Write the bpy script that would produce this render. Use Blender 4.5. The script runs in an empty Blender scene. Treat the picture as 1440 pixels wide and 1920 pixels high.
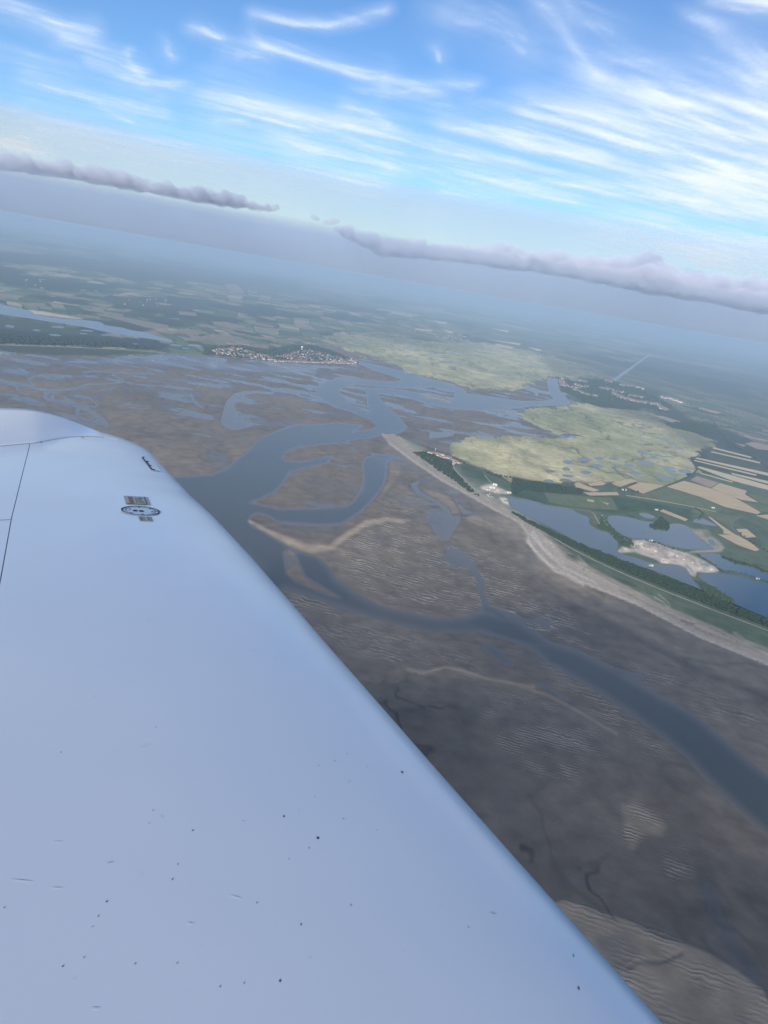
import bpy, bmesh, math, random
import numpy as np
from mathutils import Vector, Matrix
from mathutils.bvhtree import BVHTree

random.seed(7)
rng = np.random.default_rng(7)
scene = bpy.context.scene
COL = scene.collection

# ------------------------------------------------------------------ camera
ALT = 1000.0                         # the aircraft flies 1000 m above the bay
FPX = 1442.0                         # focal length in photograph pixels (1440 x 1920)
ROLL = math.atan(0.1735)
DIP = math.radians(0.3)                # the hazy horizon lies 190 km off
PITCH = math.atan(424.7 / FPX) + DIP
_f = np.array([0.0, math.cos(PITCH), -math.sin(PITCH)])
_r0 = np.array([1.0, 0.0, 0.0])
_u0 = np.cross(_r0, _f)
_r = math.cos(ROLL) * _r0 + math.sin(ROLL) * _u0
_u = -math.sin(ROLL) * _r0 + math.cos(ROLL) * _u0
CAM = np.array([0.0, 0.0, ALT])
cam_data = bpy.data.cameras.new('camera')
cam_data.sensor_fit = 'VERTICAL'
cam_data.sensor_height = 24.0
cam_data.lens = FPX / 1920.0 * 24.0
cam_data.clip_start = 0.02
cam_data.clip_end = 400000.0
cam = bpy.data.objects.new('camera', cam_data)
COL.objects.link(cam)
cam.matrix_world = Matrix(((_r[0], _u[0], -_f[0], 0), (_r[1], _u[1], -_f[1], 0), (_r[2], _u[2], -_f[2], ALT), (0, 0, 0, 1)))
scene.camera = cam

# ------------------------------------------------------------------ sky, sun, exposure
SUN_EL = math.radians(24.0)
SUN_AZ = math.radians(14.0)          # low evening sun behind the camera, a little to its left
SUN_DIR = Vector((-math.sin(SUN_AZ) * math.cos(SUN_EL), -math.cos(SUN_AZ) * math.cos(SUN_EL), math.sin(SUN_EL)))
world = bpy.data.worlds.new('World')
scene.world = world
world.use_nodes = True
wn = world.node_tree
for n in list(wn.nodes):
    wn.nodes.remove(n)
sky = wn.nodes.new('ShaderNodeTexSky')
sky.sky_type = 'NISHITA'
sky.sun_disc = False
sky.sun_elevation = SUN_EL
sky.sun_rotation = math.atan2(SUN_DIR.x, SUN_DIR.y)
sky.altitude = 1000
sky.air_density = 1.1
sky.dust_density = 0.25
sky.ozone_density = 7.0
bg = wn.nodes.new('ShaderNodeBackground')
bg.inputs[1].default_value = 0.118
wo = wn.nodes.new('ShaderNodeOutputWorld')
wn.links.new(sky.outputs[0], bg.inputs[0])
wn.links.new(bg.outputs[0], wo.inputs[0])
sun_data = bpy.data.lights.new('sun', 'SUN')
sun_data.energy = 5.0
sun_data.angle = math.radians(0.5)
sun_data.color = (1.0, 0.905, 0.77)
sun = bpy.data.objects.new('sun', sun_data)
COL.objects.link(sun)
sun.rotation_euler = SUN_DIR.to_track_quat('Z', 'Y').to_euler()
sun.location = (0, 0, 1200)
vs = scene.view_settings
vs.view_transform = 'Standard'
vs.look = 'None'
vs.gamma = 1.0
vs.use_curve_mapping = False
vs.exposure = 0.25
HAZE_DENSITY = 4.4e-5
SHADE_EDGE, SHADE_DENSITY = -3700.0, 0.00085
VEIL_TOP, VEIL_DENSITY = 2350.0, 8e-5
scene.cycles.volume_bounces = 4
scene.cycles.max_bounces = 8
scene.cycles.transparent_max_bounces = 16
scene.cycles.use_denoising = True

# ------------------------------------------------------------------ helpers
def tag(o, label=None, cat=None, group=None, kind=None):
    if label: o['label'] = label
    if cat: o['category'] = cat
    if group: o['group'] = group
    if kind: o['kind'] = kind
    return o

def link(name, mesh, mats=(), parent=None):
    o = bpy.data.objects.new(name, mesh)
    COL.objects.link(o)
    if isinstance(mats, bpy.types.Material): mats = (mats,)
    for m in mats:
        if m.name not in [x.name for x in mesh.materials if x]:
            mesh.materials.append(m)
    if parent is not None: o.parent = parent
    return o

def pydata(name, v, f, mats=(), parent=None, smooth=False):
    me = bpy.data.meshes.new(name)
    me.from_pydata([tuple(map(float, p)) for p in v], [], f)
    if smooth:
        me.polygons.foreach_set('use_smooth', [True] * len(me.polygons))
    me.update()
    return link(name, me, mats, parent)

def npmesh(name, v, quads, mats=(), smooth=True, tri=False):
    """mesh from numpy arrays; quads is (n,4) or (n,3)"""
    me = bpy.data.meshes.new(name)
    k = quads.shape[1]
    me.vertices.add(len(v)); me.vertices.foreach_set('co', v.astype(np.float32).ravel())
    me.loops.add(quads.size); me.loops.foreach_set('vertex_index', quads.astype(np.int32).ravel())
    me.polygons.add(len(quads))
    me.polygons.foreach_set('loop_start', np.arange(0, quads.size, k, dtype=np.int32))
    me.polygons.foreach_set('loop_total', np.full(len(quads), k, dtype=np.int32))
    if smooth: me.polygons.foreach_set('use_smooth', np.ones(len(quads), dtype=bool))
    me.update(calc_edges=True)
    return link(name, me, mats)

def empty(name, loc=(0, 0, 0), rz=0.0):
    o = bpy.data.objects.new(name, None)
    COL.objects.link(o)
    o.location = loc; o.rotation_euler = (0, 0, rz); o.empty_display_size = 0.5
    return o

def rays(px, py):
    px = np.asarray(px, float); py = np.asarray(py, float)
    d = _r * ((px - 720) / FPX)[..., None] + _u * ((960 - py) / FPX)[..., None] + _f
    return d

def at(px, py, z=0.0):
    """where the line of sight through a photograph pixel meets level z: a map position in metres"""
    d = rays(px, py)
    t = (z - ALT) / d[..., 2]
    return CAM + d * t[..., None]

def project(v):
    q = v - CAM
    cz = q @ _f
    return 720 + FPX * (q @ _r) / cz, 960 - FPX * (q @ _u) / cz

def Z(x0, y0, s, pts):
    return [(x0 + p[0] / s, y0 + p[1] / s) + tuple(p[2:]) for p in pts]
def ZA(*p): return Z(0, 380, 3, p)
def ZB(*p): return Z(400, 500, 3, p)
def ZC(*p): return Z(800, 560, 2.25, p)
def ZD(*p): return Z(960, 760, 3, p)
def ZE(*p): return Z(640, 780, 3, p)
def ZF(*p): return Z(440, 900, 3, p)
def ZG(*p): return Z(900, 1100, 2.6667, p)
def ZH(*p): return Z(840, 1460, 2.4, p)
def ZK(*p): return Z(560, 1000, 3.2727, p)
def ZL(*p): return Z(0, 640, 3.6, p)
def ZM(*p): return Z(720, 800, 6, p)
def ZN(*p): return Z(1140, 980, 4.8, p)
def ZO(*p): return Z(400, 630, 4.8, p)
def ZQ(*p): return Z(1020, 690, 5.143, p)

def _hash(ix, iy, seed):
    n = (ix.astype(np.int64) * 374761393 + iy.astype(np.int64) * 668265263 + seed * 974634777) & 0x7fffffff
    n = ((n ^ (n >> 13)) * 1274126177) & 0x7fffffff
    n = n ^ (n >> 16)
    return (n & 0xffff) / 65535.0

def vnoise(x, y, seed=0):
    ix = np.floor(x); iy = np.floor(y)
    fx = x - ix; fy = y - iy
    fx = fx * fx * (3 - 2 * fx); fy = fy * fy * (3 - 2 * fy)
    a = _hash(ix, iy, seed); b = _hash(ix + 1, iy, seed); c = _hash(ix, iy + 1, seed); d = _hash(ix + 1, iy + 1, seed)
    return (a * (1 - fx) + b * fx) * (1 - fy) + (c * (1 - fx) + d * fx) * fy

def fbm(x, y, seed=0, octv=4, gain=0.5):
    s = 0.0; a = 1.0; t = 0.0
    for k in range(octv):
        s = s + a * vnoise(x * 2 ** k + 17.3 * k, y * 2 ** k - 9.1 * k, seed + k); t += a; a *= gain
    return s / t

def sstep(a, b, x):
    t = np.clip((x - a) / (b - a), 0, 1)
    return t * t * (3 - 2 * t)

# ---- materials
def mat(name, color=(0.5, 0.5, 0.5), rough=0.8, spec=0.3, metal=0.0):
    m = bpy.data.materials.new(name); m.use_nodes = True
    b = m.node_tree.nodes['Principled BSDF']
    b.inputs['Base Color'].default_value = (*color, 1)
    b.inputs['Roughness'].default_value = rough
    b.inputs['Specular IOR Level'].default_value = spec
    b.inputs['Metallic'].default_value = metal
    return m

def noisy(name, c1, c2, scale, rough=0.9, spec=0.2, detail=4.0, stretch=(1, 1, 1), lo=0.35, hi=0.65, bump=0.0):
    """two colours mixed by a noise texture in object coordinates"""
    m = mat(name, c1, rough, spec); nt = m.node_tree; b = nt.nodes['Principled BSDF']
    tc = nt.nodes.new('ShaderNodeTexCoord'); mp = nt.nodes.new('ShaderNodeMapping'); mp.inputs['Scale'].default_value = stretch
    nz = nt.nodes.new('ShaderNodeTexNoise'); nz.inputs['Scale'].default_value = scale; nz.inputs['Detail'].default_value = detail
    rp = nt.nodes.new('ShaderNodeValToRGB')
    rp.color_ramp.elements[0].position = lo; rp.color_ramp.elements[0].color = (*c1, 1)
    rp.color_ramp.elements[1].position = hi; rp.color_ramp.elements[1].color = (*c2, 1)
    nt.links.new(tc.outputs['Object'], mp.inputs[0]); nt.links.new(mp.outputs[0], nz.inputs['Vector'])
    nt.links.new(nz.outputs[0], rp.inputs[0]); nt.links.new(rp.outputs[0], b.inputs['Base Color'])
    if bump:
        bp = nt.nodes.new('ShaderNodeBump'); bp.inputs['Strength'].default_value = 1.0; bp.inputs['Distance'].default_value = bump
        nt.links.new(nz.outputs[0], bp.inputs['Height']); nt.links.new(bp.outputs[0], b.inputs['Normal'])
    return m

# ------------------------------------------------------------------ the map of the bay
# Outlines are read off the photograph, carried to the ground by at() and kept as a map (heights, wetness, cover).
X0, X1, Y0, Y1 = -260, 1700, 400, 2000
MW, MH = X1 - X0, Y1 - Y0
L_reg = np.zeros((MH, MW), np.int8)
L_h = np.full((MH, MW), 0.7, np.float32)
L_wet = np.zeros((MH, MW), np.float32)
L_rip = np.zeros((MH, MW), np.float32)
L_col = np.zeros((MH, MW, 3), np.float32)
L_ca = np.zeros((MH, MW), np.float32)
L_cre = np.zeros((MH, MW), np.float32)

def blur(a, r):
    r = int(round(r))
    if r < 1: return a
    for ax in (0, 1):
        for _ in range(2):
            p = np.pad(a, [(r + 1, r) if k == ax else (0, 0) for k in (0, 1)], mode='edge')
            c = np.cumsum(p, axis=ax, dtype=np.float64)
            n = a.shape[ax]
            hi = np.take(c, np.arange(2 * r + 1, 2 * r + 1 + n), axis=ax); lo = np.take(c, np.arange(0, n), axis=ax)
            a = ((hi - lo) / (2 * r + 1)).astype(np.float32)
    return a

def polymask(poly, soft):
    p = np.array([q[:2] for q in poly], float)
    m = int(soft * 3 + 3)
    xa = max(X0, int(p[:, 0].min()) - m); xb = min(X1, int(p[:, 0].max()) + m + 1)
    ya = max(Y0, int(p[:, 1].min()) - m); yb = min(Y1, int(p[:, 1].max()) + m + 1)
    if xb <= xa or yb <= ya: return None
    msk = np.zeros((yb - ya, xb - xa), np.float32)
    xs = np.arange(xa, xb) + 0.5
    x1, y1 = p[:, 0], p[:, 1]; x2, y2 = np.roll(x1, -1), np.roll(y1, -1)
    for j in range(yb - ya):
        for sub in (0.25, 0.75):
            y = ya + j + sub
            c = (y1 <= y) != (y2 <= y)
            if not c.any(): continue
            xc = np.sort(x1[c] + (y - y1[c]) / (y2[c] - y1[c]) * (x2[c] - x1[c]))
            for a, b in zip(xc[0::2], xc[1::2]):
                msk[j] += 0.5 * np.clip(np.minimum(xs + 0.5, b) - np.maximum(xs - 0.5, a), 0, 1)
    return (slice(ya - Y0, yb - Y0), slice(xa - X0, xb - X0)), blur(msk, soft)

def linemask(pts, w=None, soft=0.5, ky=1.0):
    p = np.array([q[:2] for q in pts], float)
    ww = np.array([(q[2] if len(q) > 2 else w) for q in pts], float)
    m = int(ww.max() * 1.6 + 3)
    xa = max(X0, int(p[:, 0].min()) - m); xb = min(X1, int(p[:, 0].max()) + m + 1)
    ya = max(Y0, int(p[:, 1].min()) - m); yb = min(Y1, int(p[:, 1].max()) + m + 1)
    if xb <= xa or yb <= ya: return None
    gx, gy = np.meshgrid(np.arange(xa, xb) + 0.5, np.arange(ya, yb) + 0.5)
    best = np.full(gx.shape, 9.0)
    for k in range(len(p) - 1):
        ax, ay = p[k]; bx, by = p[k + 1]
        dx, dy = bx - ax, by - ay; l2 = dx * dx + dy * dy + 1e-6
        t = np.clip(((gx - ax) * dx + (gy - ay) * dy) / l2, 0, 1)
        d = np.hypot(gx - ax - t * dx, (gy - ay - t * dy) * ky)
        best = np.minimum(best, d / (ww[k] * (1 - t) + ww[k + 1] * t))
    return (slice(ya - Y0, yb - Y0), slice(xa - X0, xb - X0)), (1 - sstep(1 - soft, 1 + soft, best)).astype(np.float32)

def put(res, amt=1.0, reg=None, h=None, wet=None, rip=None, col=None, cre=None):
    if res is None: return
    s, m = res
    m = m * amt
    if reg is not None: L_reg[s][m > 0.5] = reg
    if h is not None: L_h[s] = L_h[s] * (1 - m) + h * m
    if wet is not None: L_wet[s] = L_wet[s] * (1 - m) + wet * m
    if rip is not None: L_rip[s] = L_rip[s] * (1 - m) + rip * m
    if cre is not None: L_cre[s] = L_cre[s] * (1 - m) + cre * m
    if col is not None:
        L_col[s] = L_col[s] * (1 - m[..., None]) + np.array(col, np.float32) * m[..., None]
        L_ca[s] = np.maximum(L_ca[s], m)

def area(poly, soft=1, **k): put(polymask(poly, soft), **k)
def stroke(pts, w=None, soft=0.5, ky=1.0, **k): put(linemask(pts, w, soft, ky), **k)

FARM, FLAT, MARSH, BEACH = 0, 1, 2, 3
north_shore = [(-260, 640), (0, 646), (100, 649), (217, 654), (333, 663), (480, 673), (600, 681), (670, 683), (674, 677), (660, 670),
               (625, 663), (608, 657), (588, 647), (579, 642), (608, 640), (650, 657), (671, 665), (700, 668)]
marsh_edge_n = [(737, 683), (767, 697), (820, 712), (850, 717), (876, 727), (930, 731), (965, 732), (978, 727), (991, 720), (1022, 711), (1031, 707)]
marsh_edge_s = [(1067, 762), (1013, 763), (973, 767), (978, 778), (1000, 791), (1040, 809), (1062, 816), (1095, 819), (1058, 823), (1000, 818),
                (956, 818), (920, 820), (884, 822), (850, 832), (836, 842), (845, 850), (862, 858), (872, 866)]
beach_out = [(715, 813), (717, 818), (730, 833), (773, 865), (820, 897), (873, 927), (927, 957), (973, 981), (990, 1003), (987, 1017), (1027, 1060),
             (1093, 1095), (1193, 1135), (1312, 1197), (1440, 1249), (1700, 1355)]
beach_in = [(740, 814), (747, 823), (753, 830), (773, 848), (807, 877), (857, 907), (903, 933), (960, 967), (1007, 993), (1047, 1026), (1062, 1046),
            (1127, 1078), (1193, 1114), (1243, 1141), (1327, 1176), (1440, 1232), (1700, 1335)]
bay = north_shore + marsh_edge_n + [(1047, 709), (1049, 730), (1062, 745), (1073, 756)] + marsh_edge_s + \
      [(850, 858), (833, 850), (813, 843), (800, 839), (775, 830), (747, 816), (720, 811)] + beach_in[1:] + [(1700, 2000), (-260, 2000)]
area(bay, 0, reg=FLAT)
area([(590, 637), (640, 624), (720, 624), (800, 640), (900, 643), (960, 650), (1040, 667), (1090, 690), (1125, 708), (1060, 707)] +
     marsh_edge_n[::-1] + [(700, 668), (671, 665), (650, 657), (608, 640)], 0, reg=MARSH)
area(marsh_edge_s + [(907, 880), (940, 897), (960, 905), (1020, 903), (1070, 907), (1147, 905), (1250, 910), (1293, 893), (1308, 883),
     (1297, 863), (1327, 843), (1342, 831), (1300, 812), (1244, 797), (1222, 778), (1178, 769), (1089, 756)], 0, reg=MARSH)
area(beach_out + beach_in[::-1], 0, reg=BEACH)

# ---- land cover that one can tell apart, plus cloud shade painted over the far right
C_GRASS = (0.062, 0.084, 0.046); C_WOOD = (0.026, 0.038, 0.023); C_PINE = (0.020, 0.031, 0.022)
C_GRAVEL = (0.36, 0.31, 0.25); C_SANDY = (0.36, 0.30, 0.22)
spit = beach_in + [(1700, 1100), (1700, 880), (1440, 905), (1308, 886), (1250, 911), (1147, 906), (1070, 908), (960, 906), (940, 898), (907, 881), (872, 867),
                   (850, 858), (833, 850), (813, 843), (800, 839), (775, 830), (747, 816)]
area(spit, 1, col=C_GRASS)
area(ZD((0, 400), (120, 425), (330, 445), (400, 490), (560, 510), (640, 520), (1000, 590), (1040, 600), (1000, 640), (830, 600), (700, 600), (560, 610), (440, 590), (330, 575), (190, 560), (0, 510)), 1, col=(0.034, 0.062, 0.028))
area([(800, 876), (775, 850), (783, 846), (815, 852), (845, 868), (850, 885), (880, 915), (905, 932), (870, 912)], 1, col=C_WOOD)
area(ZM((860, 430), (1000, 470), (1140, 540), (1200, 600), (1060, 680), (960, 620), (880, 540)), 1, col=(0.030, 0.058, 0.026))
area(ZD((-20, 590), (100, 650), (300, 745), (520, 835), (770, 930), (1000, 1020), (1300, 1150), (1500, 1235), (1500, 1275), (1200, 1160), (1000, 1085), (700, 965), (480, 868), (240, 745), (60, 650)), 1, col=C_WOOD)
area(ZM((140, 110), (200, 130), (330, 190), (480, 240), (430, 285), (330, 280), (240, 230), (190, 170)), 1, col=(0.13, 0.125, 0.075))
area(ZA((0, 650), (260, 690), (560, 740), (760, 775), (960, 800), (900, 830), (650, 815), (300, 800), (-300, 790), (-300, 600)), 1, col=C_PINE)
area(ZA((-300, 610), (0, 640), (250, 680), (560, 735), (640, 760), (500, 750), (200, 730), (0, 710), (-300, 690)), 1, col=(0.036, 0.055, 0.030))
area([(0, 646), (100, 649), (217, 654), (300, 661), (300, 664), (200, 668), (90, 666), (0, 660), (-260, 655), (-260, 642)], 1, reg=MARSH, col=(0.060, 0.075, 0.045))
area(ZA((-300, 265), (0, 275), (200, 290), (500, 320), (850, 340), (1200, 375), (1440, 400), (1700, 440), (1700, 500), (1440, 470), (1280, 465), (1100, 440), (900, 440), (760, 445), (690, 420), (560, 390), (350, 360), (150, 345), (-300, 320)), 1, col=C_WOOD)
area(ZA((-300, 345), (0, 365), (180, 385), (90, 400), (-300, 390)), 1, col=C_WOOD)
area(ZA((560, 540), (700, 525), (900, 530), (1150, 545), (1250, 575), (1100, 600), (900, 610), (760, 600), (640, 570)), 2, col=(0.034, 0.050, 0.032))
area(ZB((-60, 450), (120, 440), (320, 465), (430, 440), (560, 440), (660, 470), (815, 535), (790, 550), (600, 545), (400, 535), (150, 520), (-60, 500)), 1, col=(0.075, 0.080, 0.070))
area(ZC((548, 338), (760, 338), (900, 378), (1040, 450), (1020, 490), (900, 462), (740, 462), (640, 425), (565, 388)), 1, col=(0.034, 0.052, 0.030))
area(ZQ((340, 290), (500, 300), (640, 310), (800, 330), (960, 380), (900, 410), (700, 395), (520, 370), (380, 330)), 1, col=(0.030, 0.050, 0.026))
area(ZD((855, 102), (990, 95), (1150, 120), (1150, 150), (1070, 165), (900, 125)), 0, col=(0.026, 0.048, 0.024))
area(ZC((770, 335), (1000, 395), (1200, 455), (1440, 505), (1700, 540), (1700, 230), (1200, 200), (900, 250)), 6, amt=0.6, col=(0.030, 0.044, 0.030))  # cloud shadow on the far inland ground, put into the cover colour
area(ZA((145, 598), (240, 610), (460, 648), (470, 660), (400, 655), (270, 640), (190, 630)), 1, col=C_SANDY)
area([(1080, 742), (1130, 747), (1250, 790), (1345, 830), (1330, 852), (1240, 802), (1170, 777)], 7, amt=0.7, col=(0.145, 0.155, 0.082))
area([(1000, 655), (1090, 680), (1185, 716), (1130, 716), (1040, 700)], 7, amt=0.6, col=(0.120, 0.130, 0.075))
area([(1330, 825), (1400, 850), (1500, 880), (1500, 905), (1310, 885)], 7, amt=0.6, col=(0.105, 0.120, 0.062))
area([(600, 640), (700, 600), (860, 615), (960, 640), (900, 650), (720, 632)], 8, amt=0.5, col=(0.095, 0.110, 0.062))
area([(1290, 800), (1345, 830), (1440, 862), (1500, 870), (1500, 770), (1330, 722), (1200, 702), (1125, 708), (1180, 769)], 10, amt=0.35, col=(0.130, 0.138, 0.080))
area([(600, 640), (720, 602), (960, 617), (1120, 662), (1200, 702), (1125, 708), (1040, 667), (900, 643)], 9, amt=0.45, col=(0.118, 0.128, 0.076))
gravel_area = ZN((190, 165), (330, 160), (460, 190), (600, 240), (720, 280), (850, 340), (960, 400), (1000, 440), (900, 455), (800, 445), (780, 490), (740, 470), (700, 410), (640, 385), (560, 375), (480, 365), (420, 330), (330, 300), (240, 265), (100, 275), (75, 262), (130, 220), (215, 240))
area(gravel_area, 1, col=C_GRAVEL)
for q in (ZN((250, 170), (340, 165), (300, 215), (230, 200)), ZN((480, 330), (560, 340), (540, 372), (470, 362)), ZN((380, 225), (460, 240), (430, 275), (370, 260))):
    area(q, 1, amt=0.8, col=(0.55, 0.47, 0.35))
for q in (ZN((350, 175), (420, 180), (400, 215), (350, 205)), ZN((440, 210), (540, 225), (520, 255), (450, 240)), ZN((820, 350), (930, 385), (900, 405), (830, 385)), ZN((700, 300), (800, 340), (780, 350), (690, 320))):
    area(q, 1, amt=0.7, col=(0.17, 0.155, 0.15))
for k in range(46):
    x = random.uniform(130, 960); yc = np.interp(x, [130, 330, 560, 760, 960], [235, 215, 300, 370, 420]); y = yc + random.uniform(-55, 45)
    stroke(ZN((x, y), (x + random.uniform(15, 60), y + random.uniform(-4, 26))), random.uniform(0.7, 1.8), soft=0.9, amt=random.uniform(0.3, 0.7), col=random.choice(((0.16, 0.145, 0.13), (0.56, 0.50, 0.41), (0.10, 0.11, 0.075), (0.24, 0.21, 0.18))))
area(ZN((690, 45), (760, 60), (900, 70), (950, 130), (1020, 190), (1050, 235), (1010, 270), (740, 272), (740, 260), (950, 240), (880, 180), (780, 110)), 1, amt=0.75, col=(0.27, 0.24, 0.18))
area(ZN((840, 80), (960, 90), (990, 150), (880, 140)), 1, amt=0.6, col=C_GRASS)
area(ZM((1080, 675), (1220, 650), (1290, 690), (1400, 740), (1420, 760), (1300, 755), (1180, 735), (1100, 710)), 1, col=(0.42, 0.37, 0.30))
area(ZM((1290, 800), (1360, 805), (1420, 840), (1400, 880), (1340, 860)), 1, col=(0.50, 0.43, 0.32))
area(ZD((540, 700), (600, 720), (690, 780), (600, 790), (610, 770)), 1, col=(0.045, 0.060, 0.032))
area(ZD((360, 585), (470, 595), (500, 680), (560, 715), (480, 700), (430, 665), (440, 630)), 1, col=(0.075, 0.080, 0.045))
# grassland behind the beach: bare streaks and scrub
for pts, w, c in ((ZG((700, 20), (860, 100), (980, 160), (1120, 230), (1260, 280), (1440, 340)), 3.5, (0.24, 0.20, 0.15)),
                  (ZG((920, 110), (1060, 160), (1200, 220), (1330, 290)), 3.0, (0.20, 0.18, 0.13)),
                  (ZG((1270, 235), (1330, 275), (1440, 320)), 3.0, (0.23, 0.20, 0.15)),
                  (ZD((280, 800), (400, 900), (560, 990), (700, 1060), (820, 1130)), 3.0, (0.19, 0.155, 0.12)),
                  (ZD((370, 850), (420, 900), (400, 930)), 1.6, (0.22, 0.20, 0.15)),
                  (ZG((890, 40), (940, 80), (950, 105)), 1.0, (0.25, 0.23, 0.18)),
                  (ZD((800, 1080), (850, 1110), (880, 1140)), 1.0, (0.25, 0.23, 0.18))):
    stroke(pts, w, soft=0.7, amt=0.75, col=c)
for q in (ZD((560, 960), (640, 985), (710, 1020), (690, 1030), (600, 1000)), ZD((740, 1045), (790, 1055), (800, 1070), (755, 1065)), ZD((300, 830), (350, 850), (380, 890), (330, 870)), ZG((1000, 160), (1080, 190), (1060, 200), (1000, 180))):
    area(q, 1, amt=0.8, col=C_WOOD)

# ---- the tidal flat: heights above the water, wetness, sand colours
sea = ZB((700, 622), (640, 655), (585, 685), (580, 705), (600, 735), (660, 770), (760, 808), (880, 858), (915, 885), (918, 900), (880, 918), (780, 936),
         (768, 924), (830, 905), (845, 893), (700, 878), (560, 888), (450, 890), (380, 920), (300, 950), (240, 985), (220, 1020), (170, 1060), (80, 1130), (0, 1170)) + \
      [(330, 895), (230, 925), (60, 940), (-120, 975), (-400, 985), (-400, 1130), (-60, 1105), (140, 1060), (320, 1050), (430, 1072), (512, 1118)] + \
      ZF((270, 590), (400, 630), (560, 695), (700, 742), (900, 800), (1100, 842), (1380, 838)) + \
      ZG((100, 240), (250, 290), (350, 370), (480, 450), (600, 520), (720, 600), (830, 680), (930, 750), (1050, 850), (1150, 960), (1250, 1050), (1330, 1130), (1440, 1225)) + \
      [(1700, 1800), (1700, 1620)] + \
      ZG((1440, 960), (1300, 850), (1200, 760), (1050, 640), (900, 560), (760, 480), (620, 400), (480, 330), (300, 280), (180, 190), (60, 140)) + \
      ZF((1400, 745), (1300, 785), (1150, 795), (980, 760), (820, 720), (680, 650), (560, 560), (530, 500), (450, 425), (440, 410), (350, 385), (260, 335), (180, 290),
         (90, 255), (75, 230), (90, 195), (130, 180), (200, 200), (240, 230), (350, 240), (480, 250), (600, 245)) + \
      ZE((100, 540), (200, 440), (240, 380), (255, 300), (262, 252), (300, 241), (360, 238), (330, 222), (200, 220), (140, 235), (120, 265), (130, 350), (110, 430), (70, 490), (0, 520)) + \
      ZF((440, 165), (250, 170), (150, 145), (60, 130), (150, 100), (230, 60)) + \
      ZB((350, 1260), (400, 1200), (430, 1150), (520, 1130), (640, 1100), (680, 1062), (500, 1100), (400, 1092), (385, 1075), (420, 1035), (500, 1012), (600, 1000), (700, 990),
         (850, 965), (940, 945), (1000, 945), (1060, 930), (1090, 905), (1070, 880), (1020, 830), (960, 770), (920, 722), (940, 712), (1000, 712), (1080, 730), (1200, 770), (1330, 798), (1440, 806)) + \
      ZC((300, 470), (440, 452), (560, 448), (610, 440), (590, 410), (555, 380), (548, 340), (515, 335), (512, 370), (525, 405), (545, 433), (400, 433), (250, 412), (170, 402), (150, 378), (60, 350), (0, 342)) + \
      ZB((1100, 600), (900, 550), (820, 533), (812, 545), (900, 575), (1000, 610), (1080, 640), (1000, 648), (900, 640), (760, 622))
# crisp banks far off, gently shelving sand close by
_sl, _m1 = polymask(sea, 9); _m2 = polymask(sea, 1)[1]; _m3 = polymask(sea, 3)[1]
_pad = (_m1.shape[0] - _m2.shape[0]) // 2
def _fit(m, sl_small):
    o = np.zeros((MH, MW), np.float32); o[sl_small] = m; return o[_sl]
_m2 = _fit(_m2, polymask(sea, 1)[0]); _m3 = _fit(_m3, polymask(sea, 3)[0])
_y = (np.arange(_sl[0].start, _sl[0].stop) + Y0)[:, None]
_w1 = sstep(960, 1100, _y); _w0 = 1 - sstep(820, 900, _y)
put((_sl, (_m1 * _w1 + _m2 * _w0 + _m3 * (1 - _w1 - _w0)).astype(np.float32)), h=-2.2, wet=1.0)
put(polymask(ZB((705, 690), (760, 672), (850, 690), (868, 720), (868, 770), (895, 825), (840, 815), (760, 768), (710, 722)), 1), h=0.5, wet=0.25)
put(polymask(ZB((760, 658), (900, 668), (1100, 680), (1240, 672), (1300, 690), (1370, 705), (1360, 750), (1250, 742), (1100, 704), (1000, 688), (900, 686), (800, 678)), 1), h=0.25, wet=0.55)
stroke(ZB((1180, 728), (1260, 738), (1330, 760)), 3, h=0.7, wet=0.0, col=(0.367, 0.315, 0.245))
area(ZB((385, 1080), (410, 1045), (450, 1022), (540, 1015), (600, 1025), (690, 1048), (640, 1058), (540, 1050), (460, 1060), (400, 1085)), 1, h=0.8, wet=0.2)
stroke(ZB((560, 1048), (620, 1048), (690, 1050)), 1.5, col=(0.420, 0.350, 0.263), amt=0.8)
area(ZF((265, 400), (310, 385), (345, 410), (370, 470), (400, 540), (500, 600), (610, 665), (540, 660), (420, 610), (330, 570), (285, 530)), 2, h=0.5, wet=0.2, col=(0.298, 0.245, 0.184), amt=0.9)
area(ZB((45, 890), (50, 830), (70, 760), (110, 715), (170, 698), (250, 697), (340, 705), (335, 722), (250, 715), (190, 720), (150, 745), (120, 780), (130, 810), (220, 830), (200, 850), (230, 890), (140, 920), (100, 920)), 1, h=-0.5, wet=1.0)
for k in range(9):
    y = 735 + k * 17; x = 130 + 6 * k
    stroke(ZB((x, y), (x + 60, y + 14), (x + 130, y + 20)), 1.6, h=0.4, wet=0.4)
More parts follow.
